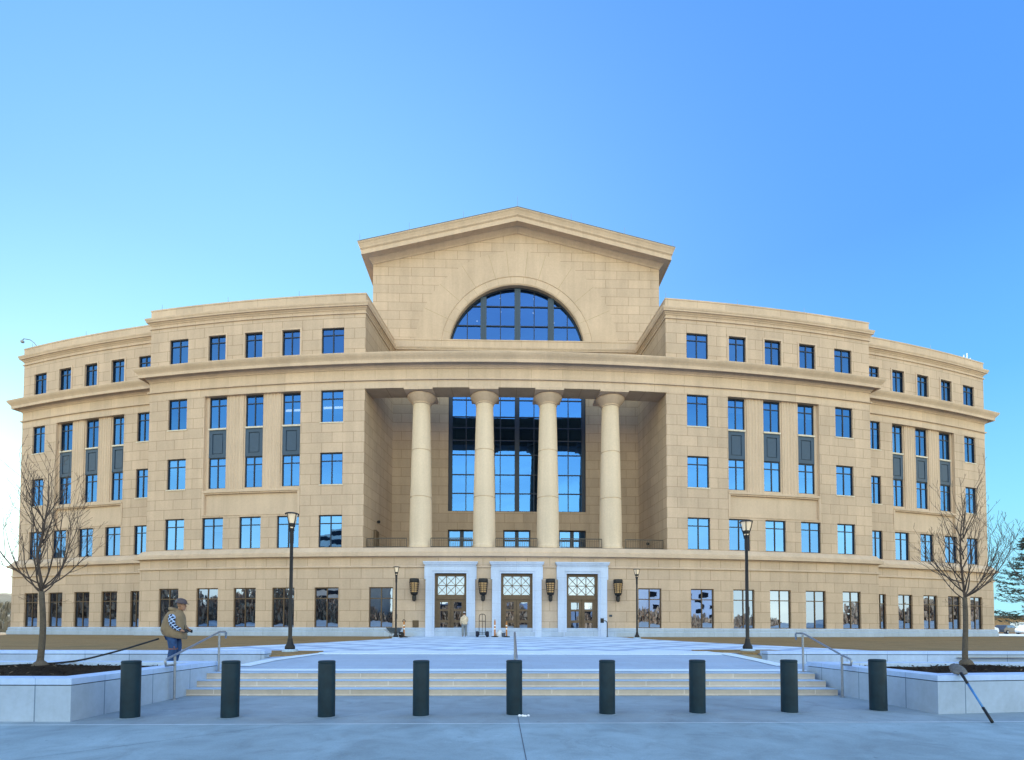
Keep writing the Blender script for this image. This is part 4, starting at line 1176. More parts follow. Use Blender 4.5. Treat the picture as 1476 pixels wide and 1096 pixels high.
# ------------------------------------------------------------------ trees
M['bark'] = ground_mat('grey_bark', [(.3,(.095,.078,.062)),(.5,(.15,.125,.10)),(.7,(.11,.09,.072))], 6, 60, .9, .6)
M['twig'] = simple('dark_twig', (.085,.06,.047), .85, 0, .25, 5)
def bare_tree(name, loc, h, fork, spread, seed, label, r0=.062, nmain=9, twigs=1.0, group=None, lean=0, tlevels=3):
    rr = random.Random(seed)
    c = empty(name, loc, label, 'tree', group)
    m = MB()
    n = 9; pts = []; rad = []
    for k in range(n+1):
        t = k/n
        pts.append(Vector((lean*t*fork+.02*math.sin(t*5+seed), .015*math.cos(t*4+seed), fork*t))); rad.append(r0*(1.0-.22*t)*(1+.5*max(0,1-t*14)))
    lead = Vector(pts[-1]); 
    m.lathe((0,0,-.04), [(.16,0),(.15,.08),(.11,.15),(r0,.19)], 12)
    m.tube(pts, rad, 10)
    m.build('trunk', M['bark'], c, smooth='all', merge=False)
    cr = MB()
    def grow(p, d, L, r, lvl, up):
        segs = max(4, int(L/.11)); P = [Vector(p)]; Rr = [r]; d = Vector(d).normalized()
        kids = []
        for k in range(segs):
            t = (k+1)/segs
            d = (d+Vector((rr.gauss(0,.055), rr.gauss(0,.055), rr.gauss(0,.04)))+Vector((0,0,up*.5))).normalized()
            P.append(P[-1]+d*L/segs); Rr.append(max(.0027, r*(1-.80*t)))
            if lvl < tlevels and t > .18 and rr.random() < (.60 if lvl == 0 else .42)*twigs: kids.append((P[-1].copy(), d.copy(), t, Rr[-1]))
        cr.tube(P, Rr, 6 if lvl == 0 else (5 if lvl == 1 else 4), cap=False)
        for (q, dq, t, rq) in kids:
            a = rr.uniform(0, 2*PI); sd_ = Vector((math.cos(a), math.sin(a), 0)); sd_ = (sd_-dq*sd_.dot(dq)).normalized()
            nd_ = (dq*.72+sd_*rr.uniform(.45,.85)+Vector((0,0,.15)))
            grow(q, nd_, L*rr.uniform(.30,.55)*(1.15-.45*t), max(.0024, rq*.62), lvl+1, .26)
    # leader
    H = h-fork
    grow(lead, (rr.uniform(-.05,.05),0,1), H*.97, r0*.5, 0, .05)
    for k in range(nmain):
        a = 2*PI*k/nmain*1.0+rr.uniform(-.3,.3)+seed
        hgt = rr.uniform(-.04,.22)*H*(k/nmain)
        out = rr.uniform(.75,1.0)*spread
        p = lead+Vector((0,0,hgt))
        L = math.hypot(out, H*rr.uniform(.45,.8))
        grow(p, (math.cos(a)*1.0, math.sin(a)*1.0, rr.uniform(.30,.62)), L, r0*rr.uniform(.22,.32), 0, .30)
    for k in range(5):
        a = rr.uniform(0,2*PI); grow(lead+Vector((0,0,rr.uniform(.35,.6)*H)), (math.cos(a)*.6, math.sin(a)*.6, 1), H*.4, r0*.25, 1, .1)
    for k in range(4):
        a = rr.uniform(0,2*PI); grow(lead+Vector((0,0,rr.uniform(-.25,-.05))), (math.cos(a), math.sin(a), -.05), .45, .005, 2, .1)
    cr.build('crown', M['twig'], c, smooth='all', merge=False)
bare_tree('bare_tree', (-10.88,11.0,.60), 4.4, 1.62, .50, 5, 'young bare tree in the left planter, branches over the left end of the building', .06, 10, group='bare young trees in the planters')
bare_tree('bare_tree', (10.02,11.9,.61), 4.05, 1.62, .78, 11, 'young bare tree in the right planter, branches over the right end of the building', .06, 11, group='bare young trees in the planters')
bare_tree('bare_tree', (14.0,13.4,.55), 4.3, 1.7, .62, 23, 'bare tree cut by the right edge of the photo, only branch tips in view', .06, 10, group='bare young trees in the planters')
# ------------------------------------------------------------------ people
def skin(name, verts, edges, radii, mat, parent, sub=2, root=0):
    me = bpy.data.meshes.new(name); me.from_pydata([tuple(v) for v in verts], edges, []); me.update()
    o = bpy.data.objects.new(name, me); col.objects.link(o)
    md = o.modifiers.new('Skin', 'SKIN'); md.use_smooth_shade = True
    sv = me.skin_vertices[0].data
    for i, r_ in enumerate(radii):
        sv[i].radius = r_ if isinstance(r_, tuple) else (r_, r_); sv[i].use_root = (i == root)
    s2 = o.modifiers.new('Sub', 'SUBSURF'); s2.levels = sub; s2.render_levels = sub
    dg = bpy.context.evaluated_depsgraph_get(); dg.update()
    nm = bpy.data.meshes.new_from_object(o.evaluated_get(dg)); nm.name = name
    o.modifiers.clear(); o.data = nm; bpy.data.meshes.remove(me)
    nm.materials.clear(); nm.materials.append(mat); nm.polygons.foreach_set('use_smooth', [True]*len(nm.polygons))
    o.parent = parent
    return o
def ellring(c, rx, ry, n=20, tilt=0, rz=0, k=2.0):
    pts = []
    for j in range(n):
        a = 2*PI*j/n; ca, sa = math.cos(a), math.sin(a)
        x = rx*math.copysign(abs(ca)**(2/k), ca); y = ry*math.copysign(abs(sa)**(2/k), sa)
        p = Vector((x, y, 0)); p.rotate(Matrix.Rotation(tilt, 3, 'Y')); p.rotate(Matrix.Rotation(rz, 3, 'Z'))
        pts.append(Vector(c)+p)
    return pts
M['skin'] = simple('skin', (.36,.19,.115), .5, 0, .06)
M['denim'] = simple('denim', (.018,.06,.17), .85, 0, .35, 9, .3)
M['vest'] = simple('tan_canvas', (.24,.175,.105), .9, 0, .12, 7, .3)
M['helmet'] = simple('brown_helmet', (.085,.06,.055), .18, .1, .05)
M['glove'] = simple('dark_glove', (.02,.022,.03), .8)
def plaid():
    m, nt, b = newmat('blue_plaid')
    tc = nd(nt, 'ShaderNodeTexCoord').outputs['Object']
    outs = []
    for ax, rot in (('X', .0), ('Z', .0)):
        w = nd(nt, 'ShaderNodeTexWave'); w.wave_type = 'BANDS'; w.bands_direction = ax; w.inputs['Scale'].default_value = 4.6
        mp = nd(nt, 'ShaderNodeMapping'); mp.inputs['Rotation'].default_value = (0, math.radians(38), 0); nt.links.new(tc, mp.inputs[0]); nt.links.new(mp.outputs[0], w.inputs['Vector'])
        outs.append(ramp(nt, w.outputs['Fac'], [(.78, 0), (.88, 1)], 'LINEAR'))
    c = mixc(nt, (.012,.022,.06), (.38,.55,.85), outs[0]); c2 = mixc(nt, c, (.50,.66,.92), outs[1])
    nt.links.new(c2, b.inputs['Base Color']); b.inputs['Roughness'].default_value = .85
    return m
M['plaid'] = plaid()
def worker_main():
    # local axes: +X = the way he faces, Z up, feet at 0
    w = empty('person', (-9.55,13.25,.42), 'worker in brown hard hat, tan vest and plaid sleeves behind the left planter', 'person', rz=.15)
    # continuous body: pelvis root, spine, neck, legs, arms
    V = [(0,0,.93),(.015,0,1.08),(.03,0,1.24),(.07,0,1.38),(.125,0,1.47),(.15,0,1.53),
         (.0,-.11,.88),(.06,-.13,.50),(.02,-.13,.09),(.13,-.14,.04),
         (.0,.11,.88),(.05,.13,.50),(-.02,.13,.09),(.09,.14,.04),
         (.06,-.19,1.37),(.08,-.27,1.12),(.27,-.21,.97),(.35,-.16,.945),
         (.06,.19,1.37),(.10,.27,1.12),(.28,.19,.99),(.36,.12,.96)]
    E_ = [(0,1),(1,2),(2,3),(3,4),(4,5),(0,6),(6,7),(7,8),(8,9),(0,10),(10,11),(11,12),(12,13),(3,14),(14,15),(15,16),(16,17),(3,18),(18,19),(19,20),(20,21)]
    Rd = [.13,.14,.15,.12,.055,.055,.10,.068,.045,.04,.10,.068,.045,.04,.065,.05,.038,.03,.065,.05,.038,.03]
    skin('body', V, E_, Rd, M['skin'], w)
    # jeans
    J = [(0,0,.95),(.0,-.10,.86),(.045,-.135,.66),(.065,-.14,.50),(.02,-.135,.28),(.0,-.135,.07),(.0,.10,.86),(.04,.135,.66),(.055,.14,.50),(.0,.135,.28),(-.03,.135,.07)]
    skin('jeans', J, [(0,1),(1,2),(2,3),(3,4),(4,5),(0,6),(6,7),(7,8),(8,9),(9,10)], [(.165,.165),.125,.112,.098,.088,.085,.125,.112,.098,.088,.085], M['denim'], w)
    for s in (-1, 1):
        b_ = MB(); y = s*.137; x0 = .0 if s < 0 else -.03
        b_.loft([ellring((x0+.01,y,.13),.062,.055), ellring((x0+.03,y,.08),.09,.056), ellring((x0+.06,y,.04),.135,.056), ellring((x0+.06,y,.0),.14,.058)])
        b_.build('boot', simple('brown_boot_%d' % (s+1), (.09,.055,.03), .7), w, smooth=True)
    b_ = MB(); b_.tube([(.12,-.22,.55),(.14,-.10,.53)], .012, 5); b_.loft([ellring((.055,-.137,.49),.112,.108), ellring((.06,-.137,.51),.113,.109)]); b_.build('knee_strap', simple('orange_strap', (.30,.12,.04), .7), w, smooth=True)
    # puffy vest, bulging at the back and belly
    v = MB()
    v.loft([ellring((.05,0,.79),.25,.235,28,.20), ellring((.04,0,.83),.285,.265,28,.20), ellring((.02,0,.93),.30,.275,28,.17), ellring((.015,0,1.04),.285,.265,28,.13), ellring((.02,0,1.17),.265,.25,28,.10),
            ellring((.04,0,1.30),.235,.245,28,.12), ellring((.065,0,1.40),.19,.225,28,.2), ellring((.095,0,1.46),.135,.15,28,.3), ellring((.125,0,1.50),.095,.10,28,.35), ellring((.135,0,1.51),.075,.08,28,.35)])
    v.build('vest', M['vest'], w, smooth='all')
    pk = MB(); pk.box(.13,.15,-.2,.2,1.0,1.02); 
    v = MB(); v.tube([(.27,-.10,.86),(.29,-.06,1.02),(.25,-.03,1.22),(.19,-.03,1.38),(.16,-.05,1.49)], .012, 6); v.tube([(.06,-.10,1.50),(.10,-.16,1.44),(.14,-.19,1.30)], .010, 5)
    v.build('vest_piping', M['black'], w, smooth='all')
    # hood / collar roll
    v = MB(); v.tube([(.03+.10*math.cos(a), .11*math.sin(a), 1.50-.03*math.cos(a)) for a in [PI*(.35+1.3*k/12) for k in range(13)]], [.03]+[.05]*11+[.03], 10); v.build('collar', M['vest'], w, smooth='all')
    for s in (-1, 1):
        sl = [(.055,s*.19,1.38),(.07,s*.255,1.27),(.085,s*.285,1.13),(.17,s*.265,1.035),(.275,s*(.205 if s < 0 else .185),.98)]
        skin('sleeve', sl, [(k,k+1) for k in range(4)], [.095,.088,.078,.062,.045], M['plaid'], w)
        # gloved hand, five fingers closed round a hose end
        hx, hy, hz_ = (.315, s*.175-.0, .955)
        hv = [(.27,s*.2,.975),(hx,hy,hz_),(hx+.045,hy-s*.03,hz_-.005)]
        ed = [(0,1),(1,2)]; rd = [.034,.040,.034]
        for f in range(4):
            b_ = len(hv); zz_ = hz_+.028-.02*f; L = (.034,.040,.038,.030)[f]
            hv += [(hx+.065,hy-s*.035,zz_),(hx+.065+L*.7,hy-s*.055,zz_-.006),(hx+.055+L*.5,hy-s*.085,zz_-.012)]
            ed += [(2,b_),(b_,b_+1),(b_+1,b_+2)]; rd += [.0105,.0095,.0085]
        b_ = len(hv); hv += [(hx+.02,hy-s*.035,hz_+.035),(hx+.055,hy-s*.065,hz_+.045)]; ed += [(1,b_),(b_,b_+1)]; rd += [.012,.0095]
        skin('glove', hv, ed, rd, M['glove'], w, sub=1)
    # head with face, under a full-brim hard hat
    h = MB(); hc = Vector((.185,0,1.62))
    rings = []
    for (dz, rx, ry, ox) in ((-.135,.035,.035,.035),(-.12,.058,.05,.028),(-.09,.076,.062,.016),(-.05,.086,.07,.008),(0,.096,.077,0),(.05,.098,.078,-.004),(.09,.085,.068,-.006),(.115,.055,.045,-.006),(.125,.01,.01,-.006)):
        rings.append(ellring(hc+Vector((ox,0,dz)), rx, ry, 24))
    h.loft(rings)
    h.loft([ellring(hc+Vector((.088,0,-.01+.02)),.008,.008,8), ellring(hc+Vector((.102,0,-.015)),.013,.013,8), ellring(hc+Vector((.108,0,-.032)),.014,.016,8), ellring(hc+Vector((.092,0,-.042)),.010,.012,8)])
    for s in (-1, 1): h.loft([ellring(hc+Vector((-.005,s*.078,-.04)),.010,.006,8), ellring(hc+Vector((-.01,s*.086,-.01)),.018,.009,8), ellring(hc+Vector((-.012,s*.084,.022)),.014,.007,8)])
    h.tube([(.15,0,1.50),(.175,0,1.56)], [.06,.055], 12)
    h.build('head', M['skin'], w, smooth='all')
    f = MB()
    for s in (-1, 1): f.lathe(hc+Vector((.085,s*.03,.008)), [(0,-.008),(.009,0),(0,.008)], 8)
    f.build('eye', M['black'], w, smooth='all')
    f = MB(); f.tube([hc+Vector((.088,-.025,-.068)),hc+Vector((.096,0,-.066)),hc+Vector((.088,.025,-.068))], .005, 6); f.build('mouth', simple('lips', (.22,.09,.07), .6), w, smooth='all')
    hh = MB(); t = .12
    pc = hc+Vector((-.005,0,.045))
    hh.loft([ellring(pc,.175,.145,28,t), ellring(pc+Vector((0,0,.014)),.177,.147,28,t), ellring(pc+Vector((0,0,.018)),.137,.115,28,t), ellring(pc+Vector((0,0,.06)),.134,.112,28,t), ellring(pc+Vector((0,0,.10)),.112,.094,28,t), ellring(pc+Vector((0,0,.128)),.072,.060,28,t), ellring(pc+Vector((0,0,.140)),.02,.016,28,t)])
    hh.tube([pc+Vector((-.10,0,.06)),pc+Vector((-.03,0,.118)),pc+Vector((.04,0,.115)),pc+Vector((.10,0,.05))], .010, 6)
    hh.build('hard_hat', M['helmet'], w, smooth='all')
worker_main()
# hose running from the worker's hip to the mulch of the left planter
hs = MB(); pts = [(-9.82,13.12,1.18),(-10.1,12.9,1.05),(-10.35,12.62,.92),(-10.6,12.3,.80),(-10.85,12.0,.70),(-11.1,11.7,.655),(-11.4,11.3,.64),(-11.9,10.9,.63),(-12.6,10.6,.625),(-13.6,10.5,.62)]
def smoothpath(P, n=5):
    P = [Vector(p) for p in P]; out = []
    for k in range(len(P)-1):
        p0 = P[max(k-1,0)]; p1 = P[k]; p2 = P[k+1]; p3 = P[min(k+2,len(P)-1)]
        for j in range(n):
            t = j/n; out.append(.5*((2*p1)+(p2-p0)*t+(2*p0-5*p1+4*p2-p3)*t*t+(3*p1-p0-3*p2+p3)*t**3))
    out.append(P[-1]); return out
hs.tube(smoothpath(pts), .022, 8)
tag(hs.build('hose', M['black'], smooth='all'), 'thin black hose trailing from the worker down to the mulch', 'hose')
# second worker by the left door
def worker_far():
    w = empty('person', (-3.62,35.0,zp(35)), 'distant figure in a cream jacket and grey trousers at the left door', 'person', rz=PI*.62)
    V = [(0,0,.90),(0,0,1.10),(.01,0,1.32),(.02,0,1.46),(.03,0,1.54),
         (0,-.10,.86),(.04,-.11,.48),(0,-.11,.09),(.12,-.12,.04),(0,.10,.86),(-.01,.11,.48),(-.05,.11,.09),(.06,.12,.04),
         (0,-.18,1.38),(.02,-.23,1.12),(.16,-.20,.98),(.24,-.18,.97),(0,.18,1.38),(-.01,.24,1.12),(.08,.24,.88),(.11,.23,.80)]
    E_ = [(0,1),(1,2),(2,3),(3,4),(0,5),(5,6),(6,7),(7,8),(0,9),(9,10),(10,11),(11,12),(2,13),(13,14),(14,15),(15,16),(2,17),(17,18),(18,19),(19,20)]
    skin('body', V, E_, [.12,.12,.13,.05,.05,.09,.06,.042,.038,.09,.06,.042,.038,.055,.042,.032,.034,.055,.042,.032,.034], M['skin'], w)
    skin('trousers', [(0,0,.93),(0,-.10,.84),(.04,-.115,.48),(0,-.115,.07),(0,.10,.84),(-.01,.115,.48),(-.05,.115,.07)], [(0,1),(1,2),(2,3),(0,4),(4,5),(5,6)], [.15,.118,.088,.078,.118,.088,.078], simple('grey_trousers', (.20,.22,.24), .9), w)
    jk = MB(); jk.loft([ellring((0,0,.86),.19,.21), ellring((0,0,.9),.20,.22), ellring((0,0,1.1),.175,.205), ellring((.0,0,1.3),.165,.215), ellring((.01,0,1.41),.13,.18), ellring((.02,0,1.47),.07,.09), ellring((.02,0,1.5),.06,.065)])
    jk.build('jacket', simple('cream_jacket', (.62,.50,.36), .9, 0, .25, 6), w, smooth='all')
    for s, pts_ in ((-1, [(0,-.19,1.38),(.02,-.24,1.12),(.17,-.205,.99)]), (1, [(0,.19,1.38),(-.01,.25,1.12),(.08,.25,.9)])):
        skin('sleeve', pts_, [(0,1),(1,2)], [.075,.062,.045], bpy.data.materials['cream_jacket'], w)
    h = MB(); hc = Vector((.03,0,1.62))
    h.loft([ellring(hc+Vector((ox,0,dz)), rx, ry, 18) for (dz, rx, ry, ox) in ((-.13,.04,.04,.03),(-.09,.075,.062,.015),(-.04,.088,.072,.005),(.02,.096,.077,0),(.07,.09,.072,0),(.11,.05,.04,0))]); h.build('head', M['skin'], w, smooth='all')
    h = MB(); h.loft([ellring(hc+Vector((0,0,-.03)),.088,.075,18), ellring(hc+Vector((-.004,0,.03)),.104,.084,18), ellring(hc+Vector((-.004,0,.08)),.096,.078,18), ellring(hc+Vector((-.004,0,.118)),.05,.04,18)]); h.build('hair', M['black'], w, smooth='all')
    h = MB(); h.loft([ellring(hc+Vector((0,0,.05)),.106,.088,18), ellring(hc+Vector((0,0,.09)),.10,.083,18), ellring(hc+Vector((0,0,.125)),.06,.05,18), ellring(hc+Vector((0,0,.13)),.01,.01,18)]); h.loft([ellring(hc+Vector((.12,0,.045)),.06,.06,14), ellring(hc+Vector((.12,0,.055)),.06,.06,14)]); h.build('cap', simple('pale_cap', (.5,.5,.52), .8), w, smooth='all')
worker_far()
# ------------------------------------------------------------------ things by the doors
G = lambda y: zp(y)+.012
# hand truck
t = empty('hand_truck', (-2.36,34.3,G(34.3)), 'black upright hand truck with two fat wheels between the left and middle doors', 'hand truck')
m = MB()
m.tube(smoothpath([(-.21,.0,.12),(-.21,0,.9),(-.21,.03,1.35),(-.17,.03,1.50),(0,.03,1.56),(.17,.03,1.50),(.21,.03,1.35),(.21,0,.9),(.21,0,.12)]), .022, 8)
m.tube([(0,.02,.12),(0,.03,1.54)], .014, 6)
for z in (.3,1.08): m.tube([(-.21,.01,z),(.21,.01,z)], .018, 6)
m.build('frame', M['black'], t, smooth='all')
m = MB(); m.box(-.2,.2,-.25,0,.02,.035); m.build('toe_plate', M['black'], t)
for s in (-1, 1):
    m = MB(); m.lathe((0,0,0), [(.0,-.10),(.14,-.11),(.19,-.08),(.20,0),(.19,.08),(.14,.11),(0,.10)], 20)
    o = m.build('wheel', simple('tyre_rubber_%d' % (s+1), (.008,.012,.03), .8), t, smooth=True); o.rotation_euler = (0,PI/2,0); o.location = (s*.34,.08,.20)
m = MB(); m.tube([(-.38,.08,.20),(.38,.08,.20)], .018, 8); m.build('axle', M['black'], t)
# delineator posts
def delin(x, y, h, label, black_top=False):
    t = empty('delineator_post', (x,y,G(y)), label, 'traffic post', 'orange and white posts by the doors')
    m = MB(); m.lathe((0,0,0), [(.24,0),(.24,.05),(.10,.08),(.06,.09)], 8); m.build('base', M['black'], t, bevel=.005)
    m = MB(); m.cur = 0
    bands = [(0.08,.52,0),(.52,.60,1),(.60,.74,0),(.74,.82,1),(.82,h-.04,0)]
    for a, b, k in bands: m.cur = k; m.lathe((0,0,0), [(.058,a),(.055,b)], 16, cap=False)
    m.cur = 0; m.lathe((0,0,0), [(.055,h-.04),(.04,h),(.0,h+.01)], 16, cap=False)
    m.build('post', [M['orange'], M['white']], t, smooth=True, merge=False)
    m = MB()
    if black_top: m.tube([(0,0,h-.12),(-.10,0,h+.02),(-.02,.02,h+.12),(.09,0,h+.02),(.02,0,h-.1)], .03, 6)
    else: m.tube([(-.035,0,h),(-.03,0,h+.06),(0,0,h+.085),(.03,0,h+.06),(.035,0,h)], .012, 6)
    m.build('handle', M['black'] if black_top else M['orange'], t, smooth='all')
M['orange'] = simple('faded_orange', (.50,.19,.04), .6); M['white'] = simple('white_band', (.8,.78,.74), .5)
delin(-7.42, 33.2, 1.05, 'orange post with a black top beside the wheelbarrow', True)
delin(-1.51, 34.3, 1.12, 'tall banded orange and white post left of the white bag')
delin(-.72, 34.2, .98, 'shorter banded post right of the white bag, before the middle door')
# white bag and pail
t = MB(); rr = random.Random(9)
t.loft([[Vector((q.x*(1+rr.uniform(-.08,.08)), q.y*(1+rr.uniform(-.08,.08)), q.z)) for q in ellring((0,0,z), a, b, 14)] for z, a, b in ((0,.24,.2),(.06,.29,.23),(.2,.28,.22),(.34,.21,.17),(.42,.10,.09),(.47,.13,.1),(.48,.02,.02))])
o = t.build('sack', simple('white_sack', (.62,.66,.72), .8, 0, .15, 12, .5), smooth='all'); o.location = (-1.18,34.5,G(34.5)); tag(o, 'lumpy white sack on the pavement between two banded posts', 'sack')
t = empty('bucket', (-.93,34.3,G(34.3)), 'small dark bucket squeezed beside the white sack', 'bucket')
m = MB(); m.lathe((0,0,0), [(.0,.01),(.10,.01),(.13,.28),(.14,.29),(.125,.285),(.10,.03),(0,.03)], 18, cap=False); m.build('pail', simple('grey_blue_pail', (.06,.08,.12), .5), t, smooth=True)
m = MB(); m.tube([(.135*math.cos(a),0,.28+.10*math.sin(a)) for a in [PI*k/10 for k in range(11)]], .006, 5); m.build('handle', M['steel'], t)
# wheelbarrow
t = empty('wheelbarrow', (-7.95,32.7,G(32.7)), 'blue-grey wheelbarrow parked left of the doors', 'wheelbarrow')
m = MB()
def rect(cx_, cy_, z, hx, hy): return [Vector((cx_+a*hx, cy_+b*hy, z)) for a, b in ((-1,-1),(-.5,-1.05),(.5,-1.05),(1,-1),(1.05,0),(1,1),(.5,1.05),(-.5,1.05),(-1,1),(-1.05,0))]
m.loft([rect(.05,0,.28,.24,.18), rect(0,0,.62,.46,.33), rect(0,0,.635,.475,.345), rect(0,0,.62,.44,.31), rect(.05,0,.31,.22,.16)], cap=True)
m.build('tray', simple('blue_grey_steel', (.12,.17,.24), .5, .3, .2), t, smooth=True)
m = MB()
for s in (-1, 1):
    m.tube([(-.62,s*.30,.56),(-.3,s*.22,.32),(.2,s*.12,.24),(.46,s*.07,.20)], .02, 6); m.tube([(-.2,s*.2,.3),(-.28,s*.22,0)], .018, 6)
m.tube([(-.28,-.22,.02),(-.28,.22,.02)], .016, 6); m.build('frame', M['steel'], t, smooth='all', merge=False)
m = MB(); m.lathe((0,0,0), [(0,-.035),(.13,-.04),(.18,-.03),(.19,0),(.18,.03),(.13,.04),(0,.035)], 20); o = m.build('wheel', M['black'], t, smooth=True); o.rotation_euler = (PI/2,0,0); o.location = (.46,0,.19)
# intercom post right of the right door
t = empty('intercom_post', (6.25,34.9,G(34.9)), 'black intercom box on a bent post right of the right door', 'intercom')
m = MB(); m.tube(smoothpath([(0,0,0),(0,0,.9),(-.03,0,1.05),(-.12,0,1.12),(-.30,0,1.13)]), .03, 8); m.lathe((0,0,0), [(.09,0),(.09,.015),(.035,.02)], 14); m.build('post', M['black'], t, smooth='all')
m = MB(); m.box(-.46,-.24,-.10,.06,.98,1.30); m.build('box', M['black'], t, bevel=.015)
# ------------------------------------------------------------------ beyond the ends of the building
M['carwhite'] = simple('white_car_paint', (.75,.76,.78), .25, 0, .03); M['cardark'] = simple('dark_car_paint', (.05,.06,.08), .25, 0, .03); M['tyre'] = simple('black_tyre', (.012,.012,.012), .9)
def car(loc, rz, mat, label, van=False):
    c = empty('parked_car', loc, label, 'car', 'cars parked beyond the right end', rz)
    L, W_ = 2.35, .9
    prof = [(-2.3,.45),(-2.32,.75),(-2.15,1.0),(-1.9,1.08),(-1.75,1.12),(-1.35,1.5),(-1.1,1.56),(.3,1.58),(.55,1.54),(1.15,1.12),(1.3,1.08),(2.05,.95),(2.28,.75),(2.32,.45),(2.2,.28),(-2.2,.28)]
    if van: prof = [(-2.3,.45),(-2.34,.8),(-2.28,1.1),(-2.15,1.6),(-2.0,1.74),(-1.8,1.78),(.3,1.78),(.6,1.72),(1.2,1.22),(1.35,1.16),(2.1,1.02),(2.3,.8),(2.34,.45),(2.2,.28),(-2.2,.28)]
    m = MB()
    def narrowed(z): return W_*(1-.18*max(0,(z-1.0))/.6)
    n = len(prof)
    for k in range(n):
        (x0,z0),(x1,z1) = prof[k], prof[(k+1)%n]
        a, b = narrowed(z0), narrowed(z1)
        m.quad([(x0,-a,z0),(x1,-b,z1),(x1,b,z1),(x0,a,z0)])
    for s in (-1,1): m.quad([(x,s*narrowed(z),z) for x, z in prof])
    m.build('body', mat, c, bevel=.03)
    zt = 1.48 if not van else 1.68
    m = MB()
    for s in (-1,1):
        for xa, xb in ((-1.2,-.35),(-.28,.5)):
            m.quad([(xa-.15,s*(narrowed(1.1)+.008),1.1),(xb+.25,s*(narrowed(1.1)+.008),1.1),(xb,s*(narrowed(zt)+.008),zt),(xa+.05,s*(narrowed(zt)+.008),zt)])
    m.build('side_window', M['glass_clear'], c, merge=False)
    m = MB(); 
    m.quad([(1.12,-.7,1.17),(1.12,.7,1.17),(.62,.66,zt+.02),(.62,-.66,zt+.02)]); m.build('windscreen', M['glass_clear'], c)
    for x in (-1.4,1.42):
        for s in (-1,1):
            m = MB(); m.lathe((0,0,0), [(0,-.1),(.26,-.11),(.33,-.09),(.34,0),(.33,.09),(.26,.11),(0,.1)], 20); o = m.build('wheel', M['tyre'], c, smooth=True); o.location = (x,s*.86,.34); o.rotation_euler = (PI/2,0,0)
            m = MB(); m.lathe((0,0,0), [(0,-.13),(.18,-.13),(.2,-.11),(.2,.11),(.18,.13),(0,.13)], 14); m.build('rim', M['steel'], o, smooth=True)
    for s in (-1,1):
        m = MB(); m.box(2.2,2.31,s*.6-.15,s*.6+.15,.68,.82); m.build('headlight', M['white'], c, bevel=.02)
bevgrid([48.6,56,66,90,150], [45.2,56,70,94], lambda x, y: .955, 'parking_lot', M['parking'])
car((82.3,85.5,.96), .35, M['carwhite'], 'white estate car parked beyond the right end of the building', True)
car((87.6,87.0,.96), .3, M['cardark'], 'dark car parked right of the white estate car')
car((86.2,81.5,.96), .25, M['carwhite'], 'white saloon parked nearest, cut by the right edge of the photo')
# slim pole
t = MB(); t.tube([(48.2,50,.9),(48.2,50,6.8)], [.09,.06], 8); tag(t.build('flag_pole', M['white'], smooth='all'), 'slim white pole just past the right end of the building', 'pole')
# evergreen
def evergreen(x, y, h, rad, seed, label):
    rr = random.Random(seed); c = empty('pine_tree', (x,y,.9), label, 'tree', 'evergreens beyond the right end')
    m = MB(); m.tube([(0,0,0),(.05,0,h*.5),(0,0,h*.98)], [.2,.12,.02], 8); m.build('trunk', M['twig'], c, smooth='all')
    m = MB()
    for k in range(150):
        t = rr.random()**.9; z = h*(.13+.86*t); L = rad*(1-t)**.75*rr.uniform(.6,1.1)+.25; a = rr.uniform(0,2*PI)
        dz = rr.uniform(.0,.18); P = [Vector((math.cos(a)*L*q, math.sin(a)*L*q, z+dz*L*q*q-.12*L*math.sin(q*PI))) for q in (0,.35,.7,1)]
        m.cur = 0; m.tube(P, [.03,.02,.014,.006], 4, cap=False)
        for j in range(int(16+L*14)):
            q = rr.uniform(.25,1.05); p = Vector((math.cos(a)*L*q, math.sin(a)*L*q, z+dz*L*q*q-.12*L*math.sin(min(q,1)*PI)))+Vector((rr.gauss(0,.12),rr.gauss(0,.12),rr.gauss(0,.07)))
            d = Vector((math.cos(a)+rr.uniform(-.9,.9), math.sin(a)+rr.uniform(-.9,.9), rr.uniform(-.2,.5))).normalized()*rr.uniform(.14,.34); s_ = d.cross(Vector((rr.uniform(-1,1),rr.uniform(-1,1),rr.uniform(-1,1)))).normalized()*rr.uniform(.03,.07)
            m.cur = 1 if rr.random() < .7 else 2; m.quad([p-s_, p+d*.6-s_*.6, p+d, p+d*.6+s_*.6, p+s_])
    m.build('crown', [M['twig'], simple('needles_%d' % seed, (.018,.032,.022), .8), simple('needles_light_%d' % seed, (.05,.075,.05), .8)], c, merge=False)
evergreen(63.6, 60.5, 12.2, 4.2, 3, 'dark ragged evergreen at the right edge, behind the parked cars')
bare_tree('street_tree', (66,78,.9), 9.5, 2.4, 2.9, 31, 'bare winter tree far off, left of the evergreen', .13, 8, 1.0, tlevels=2)
# low brown building far right
bb = empty('low_building', (92,112,.9), 'low brown building far off at the right edge behind the cars', 'building')
m = MB(); m.box(-12,40,0,14,0,3.6); m.build('wall', simple('brown_brick', (.32,.21,.12), .9, 0, .15, 2), bb)
m = MB(); m.box(-12.5,40.5,-.5,14.5,3.6,4.1); m.build('roof', simple('dark_roof', (.1,.09,.08), .8), bb)
for k in range(6):
    m = MB(); m.box(-10+8*k,-6.5+8*k,-.06,-.01,1.1,2.6); m.build('window', M['glass_clear'], bb)
